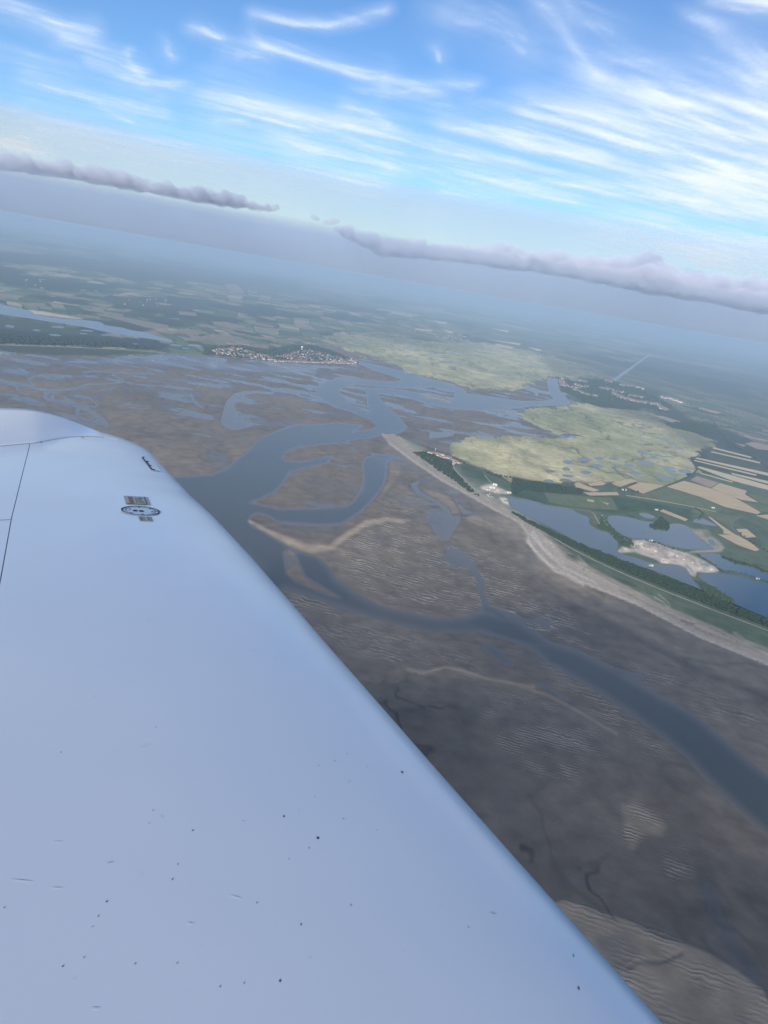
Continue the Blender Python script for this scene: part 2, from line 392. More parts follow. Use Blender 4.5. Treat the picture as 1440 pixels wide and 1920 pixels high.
for pts, w in ((ZL((0, 262, 3), (90, 285, 5), (190, 300, 4), (260, 320, 3), (330, 335, 3.5), (420, 325, 2.5), (520, 318, 2.5), (580, 290, 2.6), (700, 288, 1.6), (820, 278, 1.4)), 3),
               (ZL((820, 278), (834, 268), (790, 240), (755, 225), (780, 212), (880, 215), (1050, 222)), 1.6),
               (ZL((345, 332, 5), (300, 355, 4), (310, 385, 3), (370, 400, 3), (470, 410, 5), (540, 440, 5), (620, 480, 5), (690, 530, 6), (720, 570, 5)), 4),
               (ZL((380, 335), (350, 370), (360, 395)), 3.2), (ZL((530, 440, 4), (520, 490, 4), (545, 540, 4), (600, 560, 5), (690, 545, 5)), 4),
               (ZL((230, 300), (200, 270), (190, 255), (240, 235), (350, 228), (480, 235)), 1.8), (ZL((310, 240), (320, 255), (330, 235)), 1.6),
               (ZL((0, 355), (100, 360), (150, 385), (200, 430)), 2.0), (ZL((110, 300), (120, 340), (180, 360)), 2.2), (ZL((190, 415), (300, 430)), 2.4),
               (ZL((820, 410), (900, 430), (940, 460), (990, 450)), 1.6), (ZL((1290, 360), (1310, 410), (1370, 450)), 2.0),
               (ZL((590, 370), (620, 400), (660, 430)), 1.6), (ZL((670, 330), (740, 325), (770, 312)), 1.8), (ZL((420, 375), (460, 390)), 1.8),
               (ZL((470, 70), (540, 95), (640, 112)), 1.2), (ZL((560, 210), (620, 202), (740, 207)), 1.4), (ZL((300, 165), (330, 155)), 1.2), (ZL((180, 50), (360, 120)), 1.0)):
    stroke(pts, w, soft=0.45, h=-0.35, wet=1.0)
for pts, w, a in ((ZL((0, 190), (140, 195)), 14, .7), (ZL((200, 140), (800, 142), (1440, 165)), 7, .65), (ZL((700, 95), (1000, 92), (1500, 118)), 11, .75), (ZL((850, 318), (1080, 325), (1300, 345), (1340, 370)), 8, .55),
                  (ZL((350, 232), (480, 238), (650, 240)), 5, .7), (ZL((80, 110), (180, 125)), 6, .6), (ZL((480, 330), (560, 350), (700, 385)), 7, .5), (ZL((1000, 250), (1200, 270), (1350, 280)), 6, .35),
                  (ZB((0, 560), (300, 575), (560, 590)), 11, .75), (ZB((300, 530), (600, 565), (800, 575)), 6, .65), (ZB((340, 710), (430, 705), (540, 690)), 6, .6), (ZB((560, 620), (600, 660)), 3, .8),
                  (ZB((560, 830), (680, 820), (780, 830)), 6, .55), (ZB((200, 880), (320, 890), (430, 880)), 10, .6), (ZB((0, 1060), (60, 1100)), 14, .6), (ZB((600, 640), (700, 620), (800, 640)), 6, .6),
                  (ZE((330, 218), (440, 290), (520, 345), (640, 410)), 9, .7), (ZE((330, 280), (390, 290)), 9, .5), (ZE((540, 380), (640, 440), (760, 500), (860, 540)), 10, .6),
                  (ZE((500, 120), (620, 100)), 5, .8), (ZE((620, 180), (720, 140), (740, 110)), 5, .6), (ZC((20, 570), (95, 570)), 4, .8), (ZC((0, 620), (160, 600), (300, 580), (500, 580)), 5, .45),
                  (ZF((420, 20), (600, 60), (700, 40)), 16, .35), (ZF((300, 260), (450, 290), (600, 280)), 12, .45), (ZF((60, 440), (160, 500)), 18, .6), (ZG((520, 60), (700, 130), (820, 160)), 4, .5),
                  (ZH((1170, 490), (1210, 620), (1300, 790), (1385, 900)), 16, .6)):
    stroke(pts, w, soft=0.9, ky=1.0, amt=a, wet=1.0, h=-0.15)
for pts, w in ((ZE((405, 390), (440, 435), (520, 465), (580, 510), (605, 545), (570, 562)), 5), (ZE((408, 388), (440, 368), (500, 368)), 4), (ZE((600, 400), (640, 470), (690, 540), (760, 548)), 4.5),
               (ZE((740, 860), (785, 930), (790, 1000), (820, 1080), (900, 1130)), 6), (ZC((190, 595), (300, 600), (400, 606), (560, 612)), 1.2), (ZC((320, 330), (400, 370), (455, 390), (465, 405)), 3),
               (ZC((1000, 690), (1002, 691)), 0.5)):
    stroke(pts, w, soft=0.5, h=-0.6, wet=1.0)
area(ZE((490, 540), (560, 530), (610, 560), (690, 555), (640, 640), (610, 700), (560, 700), (515, 650), (490, 590)), 4, h=-0.25, wet=1.0)
area(ZE((590, 720), (650, 740), (720, 790), (760, 850), (620, 860), (590, 800)), 5, h=-0.25, wet=1.0)
area(ZG((0, 285), (80, 305), (190, 405), (120, 385), (40, 335)), 4, h=-0.9, wet=1.0)
area(ZG((265, 465), (350, 490), (450, 560), (495, 600), (400, 560), (310, 505)), 3, h=-0.9, wet=1.0)
area([(480, 1180), (700, 1290), (1000, 1310), (1200, 1400), (1330, 1560), (1500, 1700), (1700, 1800), (1700, 2000), (700, 2000), (400, 1400)], 45, amt=0.65, col=(0.150, 0.132, 0.113))
area([(620, 1290), (800, 1290), (960, 1420), (1060, 1600), (1200, 1640), (1400, 1760), (1440, 1830), (1300, 1790), (1100, 1700), (960, 1660), (820, 1480)], 30, cre=1.0)
area(ZH((430, 480), (760, 470), (1000, 620), (1320, 800), (1420, 930), (1150, 770), (960, 700), (660, 570), (480, 540)), 12, cre=1.0)
P1 = (0.46, 0.39, 0.30)
stroke(ZF((85, 235, 5), (180, 285, 6), (260, 325, 8), (350, 365, 12), (430, 388, 11), (540, 378, 8), (620, 320, 8), (740, 245, 7), (850, 222, 6), (950, 235, 5)), soft=0.9, amt=0.9, h=1.0, wet=0, col=P1)
stroke(ZF((540, 380, 5), (640, 410, 4), (760, 440, 4)), soft=0.9, amt=0.5, col=P1)
stroke(ZK((340, 905, 4), (450, 880, 7), (560, 858, 8), (670, 830, 7)), soft=0.9, amt=0.45, h=1.2, col=P1)
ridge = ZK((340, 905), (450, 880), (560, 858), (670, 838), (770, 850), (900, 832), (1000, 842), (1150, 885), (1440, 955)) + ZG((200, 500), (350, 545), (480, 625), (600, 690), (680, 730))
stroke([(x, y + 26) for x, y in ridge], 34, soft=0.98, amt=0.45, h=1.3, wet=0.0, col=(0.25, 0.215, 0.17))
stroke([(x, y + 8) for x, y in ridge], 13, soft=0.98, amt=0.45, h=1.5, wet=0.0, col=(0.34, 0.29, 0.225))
wob = [(x, y + 3 * math.sin(k * 2.1), 2.2 + 2.2 * abs(math.sin(k * 1.7 + 0.6))) for k, (x, y) in enumerate(ridge)]
stroke(wob[3:], soft=0.98, amt=0.8, col=P1)
stroke(ZF((270, 1030), (420, 1040), (560, 1010)), 9, soft=0.9, amt=0.4, col=P1)
stroke(ZG((840, 660), (930, 740), (1010, 830), (1120, 940), (1200, 1010)), 9, soft=0.9, amt=0.35, col=P1)
bank = ZH((440, 560), (480, 555), (530, 545), (660, 590), (820, 640), (960, 720), (1070, 745), (1180, 790), (1300, 860), (1415, 945), (1440, 1000), (1500, 1104), (1300, 1300), (300, 1330), (-300, 1290), (-420, 1120), (-150, 980), (60, 780), (260, 640))
area(bank, 2, h=2.6, wet=0.0, col=(0.31, 0.262, 0.205), amt=0.95)
area(ZH((650, 700), (780, 690), (870, 760), (830, 830), (760, 860), (700, 800)), 6, h=0.7, amt=0.8, col=(0.193, 0.175, 0.149))
area(ZH((960, 1000), (1100, 930), (1200, 930), (1180, 1010), (1060, 1100), (960, 1100)), 12, amt=0.6, col=(0.210, 0.184, 0.149))
stroke(ZH((800, 860), (860, 825), (960, 830), (1050, 790)), 4, soft=0.9, h=0.6, amt=0.7, col=(0.149, 0.140, 0.123))
area(ZE((265, 250), (330, 245), (345, 290), (330, 340), (300, 380), (260, 430), (220, 470), (190, 480), (240, 400), (265, 320)), 3, h=1.0, amt=0.7, col=(0.403, 0.341, 0.254))
area(ZE((440, 400), (520, 420), (610, 445), (640, 490), (680, 545), (620, 555), (600, 510), (530, 470), (460, 430)), 2, h=0.8, wet=0.1, amt=0.8, col=(0.333, 0.271, 0.201))
area(ZE((690, 570), (760, 545), (900, 560), (1040, 620), (1110, 720), (1000, 700), (860, 650), (720, 605)), 3, h=1.2, amt=0.75, col=(0.438, 0.376, 0.280))
stroke(ZE((760, 605), (880, 645), (1010, 690)), 3, soft=0.9, amt=0.5, col=(0.228, 0.201, 0.175))
area(ZE((700, 640), (860, 700), (1080, 800), (1300, 900), (1440, 980), (1440, 1040), (1200, 930), (960, 820), (760, 700)), 4, amt=0.5, col=(0.385, 0.333, 0.263))
area(ZB((940, 720), (1010, 718), (1100, 745), (1030, 765), (960, 760)), 3, amt=0.6, col=(0.350, 0.298, 0.236))
area(ZB((0, 735), (65, 740), (50, 810), (-60, 830)), 3, amt=0.55, col=(0.350, 0.289, 0.219))
area(ZB((590, 775), (690, 785), (720, 800), (620, 790)), 1, amt=0.6, col=(0.367, 0.315, 0.236))
area(ZB((640, 850), (760, 865), (880, 882), (900, 895), (760, 880)), 1, amt=0.7, col=(0.385, 0.324, 0.245))
area(ZC((170, 400), (300, 385), (400, 380), (500, 345), (520, 400), (540, 430), (400, 430), (250, 408)), 2, amt=0.45, col=(0.350, 0.306, 0.228))
stroke(ZG((430, 35, 8), (700, 170, 10), (1000, 318, 12), (1440, 480, 12), (1900, 660, 12)), soft=0.9, amt=0.5, h=1.4, col=(0.385, 0.333, 0.263))
stroke(ZG((500, 25, 6), (800, 150, 7), (1200, 310, 8), (1440, 405, 8), (1900, 600, 8)), soft=0.9, amt=0.6, wet=0.35, col=(0.184, 0.172, 0.166))
stroke(ZD((60, 760, 5), (200, 930, 6), (420, 1060, 6), (640, 1150, 6)), soft=0.9, amt=0.5, col=(0.210, 0.193, 0.175))
for pts, w in ((ZH((60, 60), (180, 90), (280, 130), (300, 190), (420, 270), (440, 380), (520, 430), (700, 500), (850, 560), (950, 640), (1200, 740), (1300, 840), (1400, 920)), 10),
               (ZK((880, 1190), (940, 1260), (900, 1320), (980, 1420), (950, 1480), (1080, 1540)), 6), (ZK((900, 1310), (1010, 1340), (1080, 1300)), 5), (ZK((960, 1440), (1080, 1440), (1190, 1400)), 4),
               (ZH((1060, 240), (1035, 310), (990, 360), (955, 410)), 3.5), (ZH((440, 480), (560, 470), (640, 490)), 8), (ZH((690, 340), (620, 370), (560, 390)), 3), (ZG((0, 880), (60, 900), (100, 980), (150, 1060)), 7)):
    stroke(pts, w * 0.8, soft=0.98, amt=0.45, h=0.25, wet=0.3, col=(0.108, 0.103, 0.102))
area(ZG((0, 430), (300, 520), (700, 720), (900, 900), (800, 1227), (0, 1227)), 20, amt=0.5, col=(0.172, 0.154, 0.131))
# the shore below the beach: pale sand fading into the flats in long streaks
off = lambda k: [(x, y + k * (0.3 + 0.7 * float(sstep(900, 1150, np.array(y))))) for x, y in beach_out[2:]]
stroke(off(14), 26, soft=0.98, amt=0.55, wet=0.0, h=1.3, col=(0.40, 0.355, 0.29))
stroke(off(30), 5, soft=0.98, amt=0.5, col=(0.20, 0.185, 0.17))
stroke(off(44), 9, soft=0.98, amt=0.45, col=(0.36, 0.32, 0.26))
stroke(off(60), 6, soft=0.98, amt=0.4, wet=0.4, col=(0.17, 0.16, 0.155))
stroke(off(-3), 2.2, soft=0.98, amt=0.6, col=(0.62, 0.56, 0.47))
stroke(off(-9), 1.6, soft=0.98, amt=0.5, col=(0.36, 0.31, 0.25))
stroke(beach_in[1:], 3.5, soft=0.98, amt=0.5, col=(0.34, 0.29, 0.22))
for pts, w in ((ZD((120, 715), (150, 760), (170, 800), (230, 850), (290, 885)), 2.6), (ZD((170, 765), (215, 775), (240, 810), (225, 790)), 2.2), (ZD((90, 770), (150, 850), (240, 930), (400, 1010)), 3.0), (ZD((110, 730), (190, 830), (300, 920), (470, 1000)), 2.4)):
    stroke(pts, w, soft=0.98, amt=0.8, wet=0.0, h=1.6, col=(0.66, 0.60, 0.51))
# sand waves
for q, a in ((ZF((560, 380), (900, 60), (1000, 60), (1100, 300), (1440, 420), (1440, 700), (1300, 740), (1000, 720), (700, 600), (560, 480)), 0.9),
             (ZE((300, 480), (480, 460), (470, 560), (300, 600)), 0.9), (ZE((640, 660), (800, 740), (1000, 860), (1200, 1060), (1440, 1260), (1100, 1260), (860, 1080), (740, 800)), 0.9),
             (ZF((230, 650), (420, 650), (640, 760), (900, 850), (1300, 960), (1440, 1100), (1000, 1100), (500, 900), (330, 780)), 0.75), (ZG((60, 0), (300, 40), (480, 240), (640, 380), (480, 330), (200, 170)), 1.0),
             (ZG((140, 300), (400, 400), (700, 600), (950, 760), (900, 860), (700, 780), (400, 480), (200, 400)), 0.8), (ZG((720, 380), (900, 400), (1300, 600), (1440, 700), (1300, 760), (1000, 560), (800, 470)), 0.6),
             (ZG((0, 470), (300, 560), (640, 720), (640, 960), (300, 1000), (0, 700)), 0.6), (ZH((770, 120), (860, 120), (985, 210), (970, 260), (880, 250), (820, 320), (770, 200)), 1.0), (ZH((480, 560), (700, 600), (1100, 760), (1200, 900), (800, 900), (700, 700)), 0.6),
             (ZH((980, 300), (1080, 300), (1110, 430), (980, 440)), 0.7)):
    area(q, 9, rip=a)
area(bank, 3, rip=0.42)
area(ZH((775, 120), (840, 105), (985, 210), (970, 260), (880, 250), (830, 330), (800, 250)), 4, amt=0.5, h=1.2, col=(0.38, 0.33, 0.25))


# ------------------------------------------------------------------ the ground mesh, finer towards the aircraft
az = np.radians(np.arange(-34.0, 44.01, 0.07))
de = np.radians(np.concatenate([np.concatenate([[0.3, 0.34, 0.38, 0.43, 0.48, 0.53, 0.58, 0.63, 0.68, 0.73, 0.78, 0.82, 0.86], np.arange(0.9, 4, 0.035)]), np.arange(4, 12, 0.05), np.arange(12, 30, 0.075), np.arange(30, 52.1, 0.12)]))
AZ, DE = np.meshgrid(az, de)
R = ALT / np.tan(DE)
GX = (R * np.sin(AZ)).ravel(); GY = (R * np.cos(AZ)).ravel(); GR = R.ravel()
px, py = project(np.stack([GX, GY, np.zeros_like(GX)], 1))
sx = np.clip(px - X0 - 0.5, 0, MW - 1.001); sy = np.clip(py - Y0 - 0.5, 0, MH - 1.001)
ix = sx.astype(int); iy = sy.astype(int); fx = (sx - ix).astype(np.float32); fy = (sy - iy).astype(np.float32)
ix1 = np.minimum(ix + 1, MW - 1); iy1 = np.minimum(iy + 1, MH - 1)
def samp(L):
    if L.ndim == 3:
        return np.stack([samp(L[..., k]) for k in range(3)], 1)
    return (L[iy, ix] * (1 - fx) + L[iy, ix1] * fx) * (1 - fy) + (L[iy1, ix] * (1 - fx) + L[iy1, ix1] * fx) * fy
v_reg = L_reg[np.round(sy).astype(int).clip(0, MH - 1), np.round(sx).astype(int).clip(0, MW - 1)]
_jx = (fbm(GX / 120, GY / 200, 401, 4) - 0.5); _jy = (fbm(GX / 120, GY / 200, 403, 4) - 0.5)
_reg2 = L_reg[np.round(sy + 16 * _jy).astype(int).clip(0, MH - 1), np.round(sx + 44 * _jx).astype(int).clip(0, MW - 1)]
v_reg = np.where((v_reg != BEACH) & (_reg2 != BEACH) & ((v_reg == MARSH) | (_reg2 == MARSH)), _reg2, v_reg)       # ragged marsh edges
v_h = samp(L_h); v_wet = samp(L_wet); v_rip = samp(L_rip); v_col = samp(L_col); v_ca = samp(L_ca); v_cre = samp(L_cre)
del L_col

n1 = fbm(GX / 420, GY / 420, 3, 5); n2 = fbm(GX / 60, GY / 90, 11, 3); n3 = fbm(GX / 1500, GY / 1500, 21, 3)
far = sstep(3500, 6500, GR)
# tidal flat
base = np.array([0.160, 0.143, 0.124])[None] * (1 - n1)[:, None] + np.array([0.242, 0.212, 0.178])[None] * n1[:, None]
base = base * (1 - 0.5 * far)[:, None] + np.array([0.185, 0.168, 0.148])[None] * (0.5 * far * (0.6 + 0.8 * n1))[:, None]
base = base * (0.86 + 0.28 * n2)[:, None]
ca = v_ca[:, None]
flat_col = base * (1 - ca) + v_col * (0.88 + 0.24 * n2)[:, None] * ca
streak = fbm(GX / 260 + 0.25 * GY / 260, GY / 150, 41, 4)
v_wet = np.clip(v_wet + (1 - v_wet) * sstep(0.56 - 0.07 * far, 0.70 - 0.06 * far, streak) * (0.25 + 0.65 * far), 0, 1)
hh = v_h + np.where(v_h > -1.0, (n1 - 0.5) * 0.9 * (v_h < 1.0) + (n2 - 0.5) * 0.35, (n1 - 0.5) * 1.0)
hh = hh - sstep(0.68 - 0.09 * far, 0.80 - 0.1 * far, streak) * 0.9 * (v_h < 0.8)
wx, wy = GX + 90 * fbm(GX / 160, GY / 160, 301, 3), GY + 90 * fbm(GX / 160, GY / 160, 303, 3)
gully = np.abs(fbm(wx / 170, wy / 210, 305, 4) - 0.5)
gully = (1 - sstep(0.002, 0.030, gully)) * v_cre
gully2 = (1 - sstep(0.0, 0.03, np.abs(fbm(wx / 330, wy / 500, 311, 4) - 0.5))) * 0.35 * (v_h > 0.3) * (1 - v_rip)
flat_col = flat_col * (1 - 0.55 * np.maximum(gully, gully2))[:, None]
hh = hh - 1.0 * gully * (hh > 1.1)
flat_col = flat_col * (1 - 0.42 * v_wet)[:, None] * np.array([1.02, 0.98, 0.90])[None]
# salt marsh
mn = fbm(GX / 230, GY / 330, 51, 5); mn2 = fbm(GX / 900, GY / 1300, 57, 3)
marsh = np.array([0.090, 0.098, 0.052])[None] * (1 - mn)[:, None] + np.array([0.232, 0.214, 0.115])[None] * mn[:, None]
mn3 = fbm(GX / 75, GY / 120, 53, 4)
marsh = 2.65 * marsh * (0.62 + 0.76 * mn2)[:, None] * (0.7 + 0.6 * mn3)[:, None]
marsh = marsh * np.stack([0.89 + 0.25 * mn2, np.ones_like(mn2), 0.86 + 0.2 * mn2], 1)
creek = np.abs(fbm(GX / 520, GY / 700, 61, 4) - 0.5)
marsh = marsh * (0.42 + 0.58 * sstep(0.0, 0.024, creek))[:, None]
creek2 = np.abs(fbm(GX / 210 + 5, GY / 300, 67, 3) - 0.5)
marsh = marsh * (0.72 + 0.28 * sstep(0.0, 0.03, creek2))[:, None]
marsh = marsh * (1 - ca) + v_col * (0.75 + 0.5 * mn)[:, None] * ca
# farmland: fields of changing size and crop
def cells(x, y, sx_, sy_, rot, seed):
    c, s = math.cos(rot), math.sin(rot)
    u = (x * c + y * s) / sx_; w = (-x * s + y * c) / sy_
    u = u + 0.35 * (vnoise(x / 900, y / 900, seed + 5) - 0.5); iu = np.floor(u)
    w = w + 0.9 * _hash(iu, iu * 0 + 3, seed + 9); iw = np.floor(w)
    return _hash(iu, iw, seed), _hash(iu, iw, seed + 1), np.minimum(u - iu, 1 - (u - iu)) * sx_, np.minimum(w - iw, 1 - (w - iw)) * sy_
palette = np.array([[.045, .068, .034], [.060, .085, .042], [.075, .105, .048], [.055, .085, .038], [.110, .135, .068], [.085, .115, .06], [.23, .195, .13], [.17, .145, .10], [.034, .050, .027], [.16, .155, .09]])
farm = np.zeros((len(GX), 3))
for lo, hi, a, b, rot, seed in ((0, 11000, 170, 360, 0.5, 71), (11000, 24000, 330, 620, 0.2, 81), (24000, 1e9, 1300, 2300, -0.1, 91)):
    k = (GR >= lo) & (GR < hi)
    c0, c1, eu, ew = cells(GX[k], GY[k], a, b, rot, seed)
    cc = palette[(c0 * 9.99).astype(int)] * (0.8 + 0.4 * c1)[:, None]
    hedge = (np.minimum(eu, ew) < 9) & (c1 > 0.35)
    cc[hedge] = (0.024, 0.038, 0.018)
    farm[k] = cc
wood = sstep(0.575, 0.63, fbm(GX / 1500, GY / 2600, 95, 4))
farm = farm * (1 - wood)[:, None] + np.array([0.024, 0.040, 0.021])[None] * (0.8 + 0.4 * n2)[:, None] * wood[:, None]
farm = 1.5 * farm * (0.8 + 0.4 * fbm(GX / 5000, GY / 9000, 99, 3))[:, None]
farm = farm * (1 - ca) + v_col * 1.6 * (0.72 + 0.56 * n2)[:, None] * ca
# beach
bn = fbm(GX / 35, GY / 60, 111, 4)
beach = np.array([0.54, 0.46, 0.36])[None] * (0.92 + 0.16 * bn)[:, None]
beach = beach * (0.9 + 0.2 * n1)[:, None]
beach = beach * (1 - ca) + v_col * (0.92 + 0.16 * bn)[:, None] * ca

v_z = np.where(v_reg == FLAT, hh, np.where(v_reg == MARSH, 1.6 + 0.0 * mn, np.where(v_reg == BEACH, 2.2, 2.0)))
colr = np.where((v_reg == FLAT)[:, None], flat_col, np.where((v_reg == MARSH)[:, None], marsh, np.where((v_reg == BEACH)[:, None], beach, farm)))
def inside_px(x, y, P):
    c = np.zeros(x.shape, bool); j = len(P) - 1
    for i in range(len(P)):
        xi, yi = P[i]; xj, yj = P[j]
        c ^= ((yi > y) != (yj > y)) & (x < (xj - xi) * (y - yi) / (yj - yi + 1e-12) + xi)
        j = i
    return c
nr, nc = AZ.shape
idx = np.arange(nr * nc).reshape(nr, nc)
quads = np.stack([idx[:-1, :-1], idx[1:, :-1], idx[1:, 1:], idx[:-1, 1:]], -1).reshape(-1, 4)
# under the wing the flat is meshed coarsely
BK = 8
under = inside_px(px, py, [(-400, 900), (0, 900), (150, 930), (260, 1020), (600, 1330), (1060, 1860), (1250, 2100), (1250, 3000), (-400, 3000)]).reshape(nr, nc)
br, bc = (nr - 1) // BK, (nc - 1) // BK
full = np.ones((br, bc), bool)
for i_ in range(BK + 1):
    for j_ in range(BK + 1): full &= under[i_:i_ + br * BK:BK, j_:j_ + bc * BK:BK][:br, :bc]
cellmask = np.zeros((nr - 1, nc - 1), bool)
cellmask[:br * BK, :bc * BK] = np.repeat(np.repeat(full, BK, 0), BK, 1)
bi, bj = np.nonzero(full)
coarse = np.stack([idx[bi * BK, bj * BK], idx[bi * BK + BK, bj * BK], idx[bi * BK + BK, bj * BK + BK], idx[bi * BK, bj * BK + BK]], -1)
quads = np.concatenate([quads[~cellmask.ravel()], coarse])
q_reg = v_reg[quads[:, 0]]
V = np.stack([GX, GY, v_z], 1)

def ground_mat(name, rough=0.95, spec=0.15, fine=None, wet=False):
    m = mat(name, rough=rough, spec=spec); nt = m.node_tree; b = nt.nodes['Principled BSDF']
    at_ = nt.nodes.new('ShaderNodeAttribute'); at_.attribute_name = 'cover'
    tc = nt.nodes.new('ShaderNodeTexCoord'); nz = nt.nodes.new('ShaderNodeTexNoise')
    nz.inputs['Scale'].default_value = fine or 0.05; nz.inputs['Detail'].default_value = 3
    nt.links.new(tc.outputs['Object'], nz.inputs['Vector'])
    mr = nt.nodes.new('ShaderNodeMapRange'); mr.inputs[1].default_value = 0.3; mr.inputs[2].default_value = 0.7; mr.inputs[3].default_value = 0.82; mr.inputs[4].default_value = 1.18
    nt.links.new(nz.outputs[0], mr.inputs[0])
    mx = nt.nodes.new('ShaderNodeVectorMath'); mx.operation = 'SCALE'
    nt.links.new(at_.outputs['Color'], mx.inputs[0]); nt.links.new(mr.outputs[0], mx.inputs['Scale'])
    nt.links.new(mx.outputs[0], b.inputs['Base Color'])
    if wet:
        wa = nt.nodes.new('ShaderNodeAttribute'); wa.attribute_name = 'wet'
        rr = nt.nodes.new('ShaderNodeMapRange'); rr.inputs[3].default_value = 0.95; rr.inputs[4].default_value = 0.16
        nt.links.new(wa.outputs['Fac'], rr.inputs[0]); nt.links.new(rr.outputs[0], b.inputs['Roughness'])
        sp = nt.nodes.new('ShaderNodeMapRange'); sp.inputs[3].default_value = 0.12; sp.inputs[4].default_value = 0.7
        nt.links.new(wa.outputs['Fac'], sp.inputs[0]); nt.links.new(sp.outputs[0], b.inputs['Specular IOR Level'])
        # sand waves: dry crests on wet sand, with real relief
        ra = nt.nodes.new('ShaderNodeAttribute'); ra.attribute_name = 'ripple'
        mp = nt.nodes.new('ShaderNodeMapping'); mp.inputs['Rotation'].default_value = (0, 0, 0.22)
        wv = nt.nodes.new('ShaderNodeTexWave'); wv.wave_type = 'BANDS'; wv.bands_direction = 'Y'; wv.wave_profile = 'SIN'
        wv.inputs['Scale'].default_value = 0.0135; wv.inputs['Distortion'].default_value = 8.5; wv.inputs['Detail'].default_value = 3.0; wv.inputs['Detail Scale'].default_value = 1.4; wv.inputs['Detail Roughness'].default_value = 0.6
        nt.links.new(tc.outputs['Object'], mp.inputs[0]); nt.links.new(mp.outputs[0], wv.inputs['Vector'])
        w2 = nt.nodes.new('ShaderNodeTexWave'); w2.wave_type = 'BANDS'; w2.bands_direction = 'Y'; w2.wave_profile = 'SIN'
        for i_, x_ in (('Scale', 0.027), ('Distortion', 6.5), ('Detail', 3.0), ('Detail Scale', 1.3), ('Detail Roughness', 0.6)): w2.inputs[i_].default_value = x_
        nt.links.new(mp.outputs[0], w2.inputs['Vector'])
        ca_ = nt.nodes.new('ShaderNodeAttribute'); ca_.attribute_name = 'close'
        wm = nt.nodes.new('ShaderNodeMix'); wm.data_type = 'FLOAT'
        nt.links.new(ca_.outputs['Fac'], wm.inputs['Factor']); nt.links.new(wv.outputs['Fac'], wm.inputs['A']); nt.links.new(w2.outputs['Fac'], wm.inputs['B'])
        pn = nt.nodes.new('ShaderNodeTexNoise'); pn.inputs['Scale'].default_value = 0.011; pn.inputs['Detail'].default_value = 4
        nt.links.new(tc.outputs['Object'], pn.inputs['Vector'])
        pr = nt.nodes.new('ShaderNodeMapRange'); pr.inputs[1].default_value = 0.42; pr.inputs[2].default_value = 0.62
        nt.links.new(pn.outputs[0], pr.inputs[0])
        c0 = nt.nodes.new('ShaderNodeMapRange'); c0.interpolation_type = 'SMOOTHSTEP'; c0.inputs[1].default_value = 0.55; c0.inputs[2].default_value = 0.95
        nt.links.new(wm.outputs['Result'], c0.inputs[0])
        cr = nt.nodes.new('ShaderNodeMath'); cr.operation = 'MULTIPLY'
        nt.links.new(c0.outputs[0], cr.inputs[0]); nt.links.new(pr.outputs[0], cr.inputs[1])
        mu = nt.nodes.new('ShaderNodeMath'); mu.operation = 'MULTIPLY'
        nt.links.new(cr.outputs[0], mu.inputs[0]); nt.links.new(ra.outputs['Fac'], mu.inputs[1])
        mc = nt.nodes.new('ShaderNodeMix'); mc.data_type = 'RGBA'
        mc.inputs['B'].default_value = (0.43, 0.375, 0.295, 1)
        nt.links.new(mu.outputs[0], mc.inputs['Factor']); nt.links.new(mx.outputs[0], mc.inputs['A'])
        nt.links.new(mc.outputs['Result'], b.inputs['Base Color'])
        bh = nt.nodes.new('ShaderNodeMath'); bh.operation = 'MULTIPLY'
        rb_ = nt.nodes.new('ShaderNodeMath'); rb_.operation = 'MULTIPLY'; nt.links.new(pr.outputs[0], rb_.inputs[0]); nt.links.new(ra.outputs['Fac'], rb_.inputs[1])
        nt.links.new(wm.outputs['Result'], bh.inputs[0]); nt.links.new(rb_.outputs[0], bh.inputs[1])
        n4 = nt.nodes.new('ShaderNodeTexNoise'); n4.inputs['Scale'].default_value = 0.03; n4.inputs['Detail'].default_value = 5; n4.inputs['Roughness'].default_value = 0.6
        nt.links.new(tc.outputs['Object'], n4.inputs['Vector'])
        ad = nt.nodes.new('ShaderNodeMath'); ad.operation = 'MULTIPLY_ADD'; ad.inputs[1].default_value = 0.9
        nt.links.new(n4.outputs[0], ad.inputs[0]); nt.links.new(bh.outputs[0], ad.inputs[2])
        bp = nt.nodes.new('ShaderNodeBump'); bp.inputs['Distance'].default_value = 2.1
        iv = nt.nodes.new('ShaderNodeMapRange'); iv.inputs[3].default_value = 1.0; iv.inputs[4].default_value = 0.03
        nt.links.new(wa.outputs['Fac'], iv.inputs[0]); nt.links.new(iv.outputs[0], bp.inputs['Strength'])
        nt.links.new(ad.outputs[0], bp.inputs['Height']); nt.links.new(bp.outputs[0], b.inputs['Normal'])
    return m

M_flat = ground_mat('wet_sand', fine=0.02, wet=True)
M_marsh = ground_mat('marsh_grass', fine=0.025)
M_farm = ground_mat('farmland_cover', fine=0.02)
M_beach = ground_mat('shingle', fine=0.06)

def region_object(name, sel, m, z=None, attrs=()):
    q = quads[sel]
    u, inv = np.unique(q, return_inverse=True)
    vv = V[u].copy()
    if z is not None: vv[:, 2] = z
    o = npmesh(name, vv, inv.reshape(-1, 4), m)
    a = o.data.attributes.new('cover', 'FLOAT_COLOR', 'POINT')
    a.data.foreach_set('color', np.concatenate([colr[u].clip(0, 1), np.ones((len(u), 1))], 1).astype(np.float32).ravel())
    for nm, arr in attrs:
        a = o.data.attributes.new(nm, 'FLOAT', 'POINT'); a.data.foreach_set('value', arr[u].astype(np.float32))
    return o

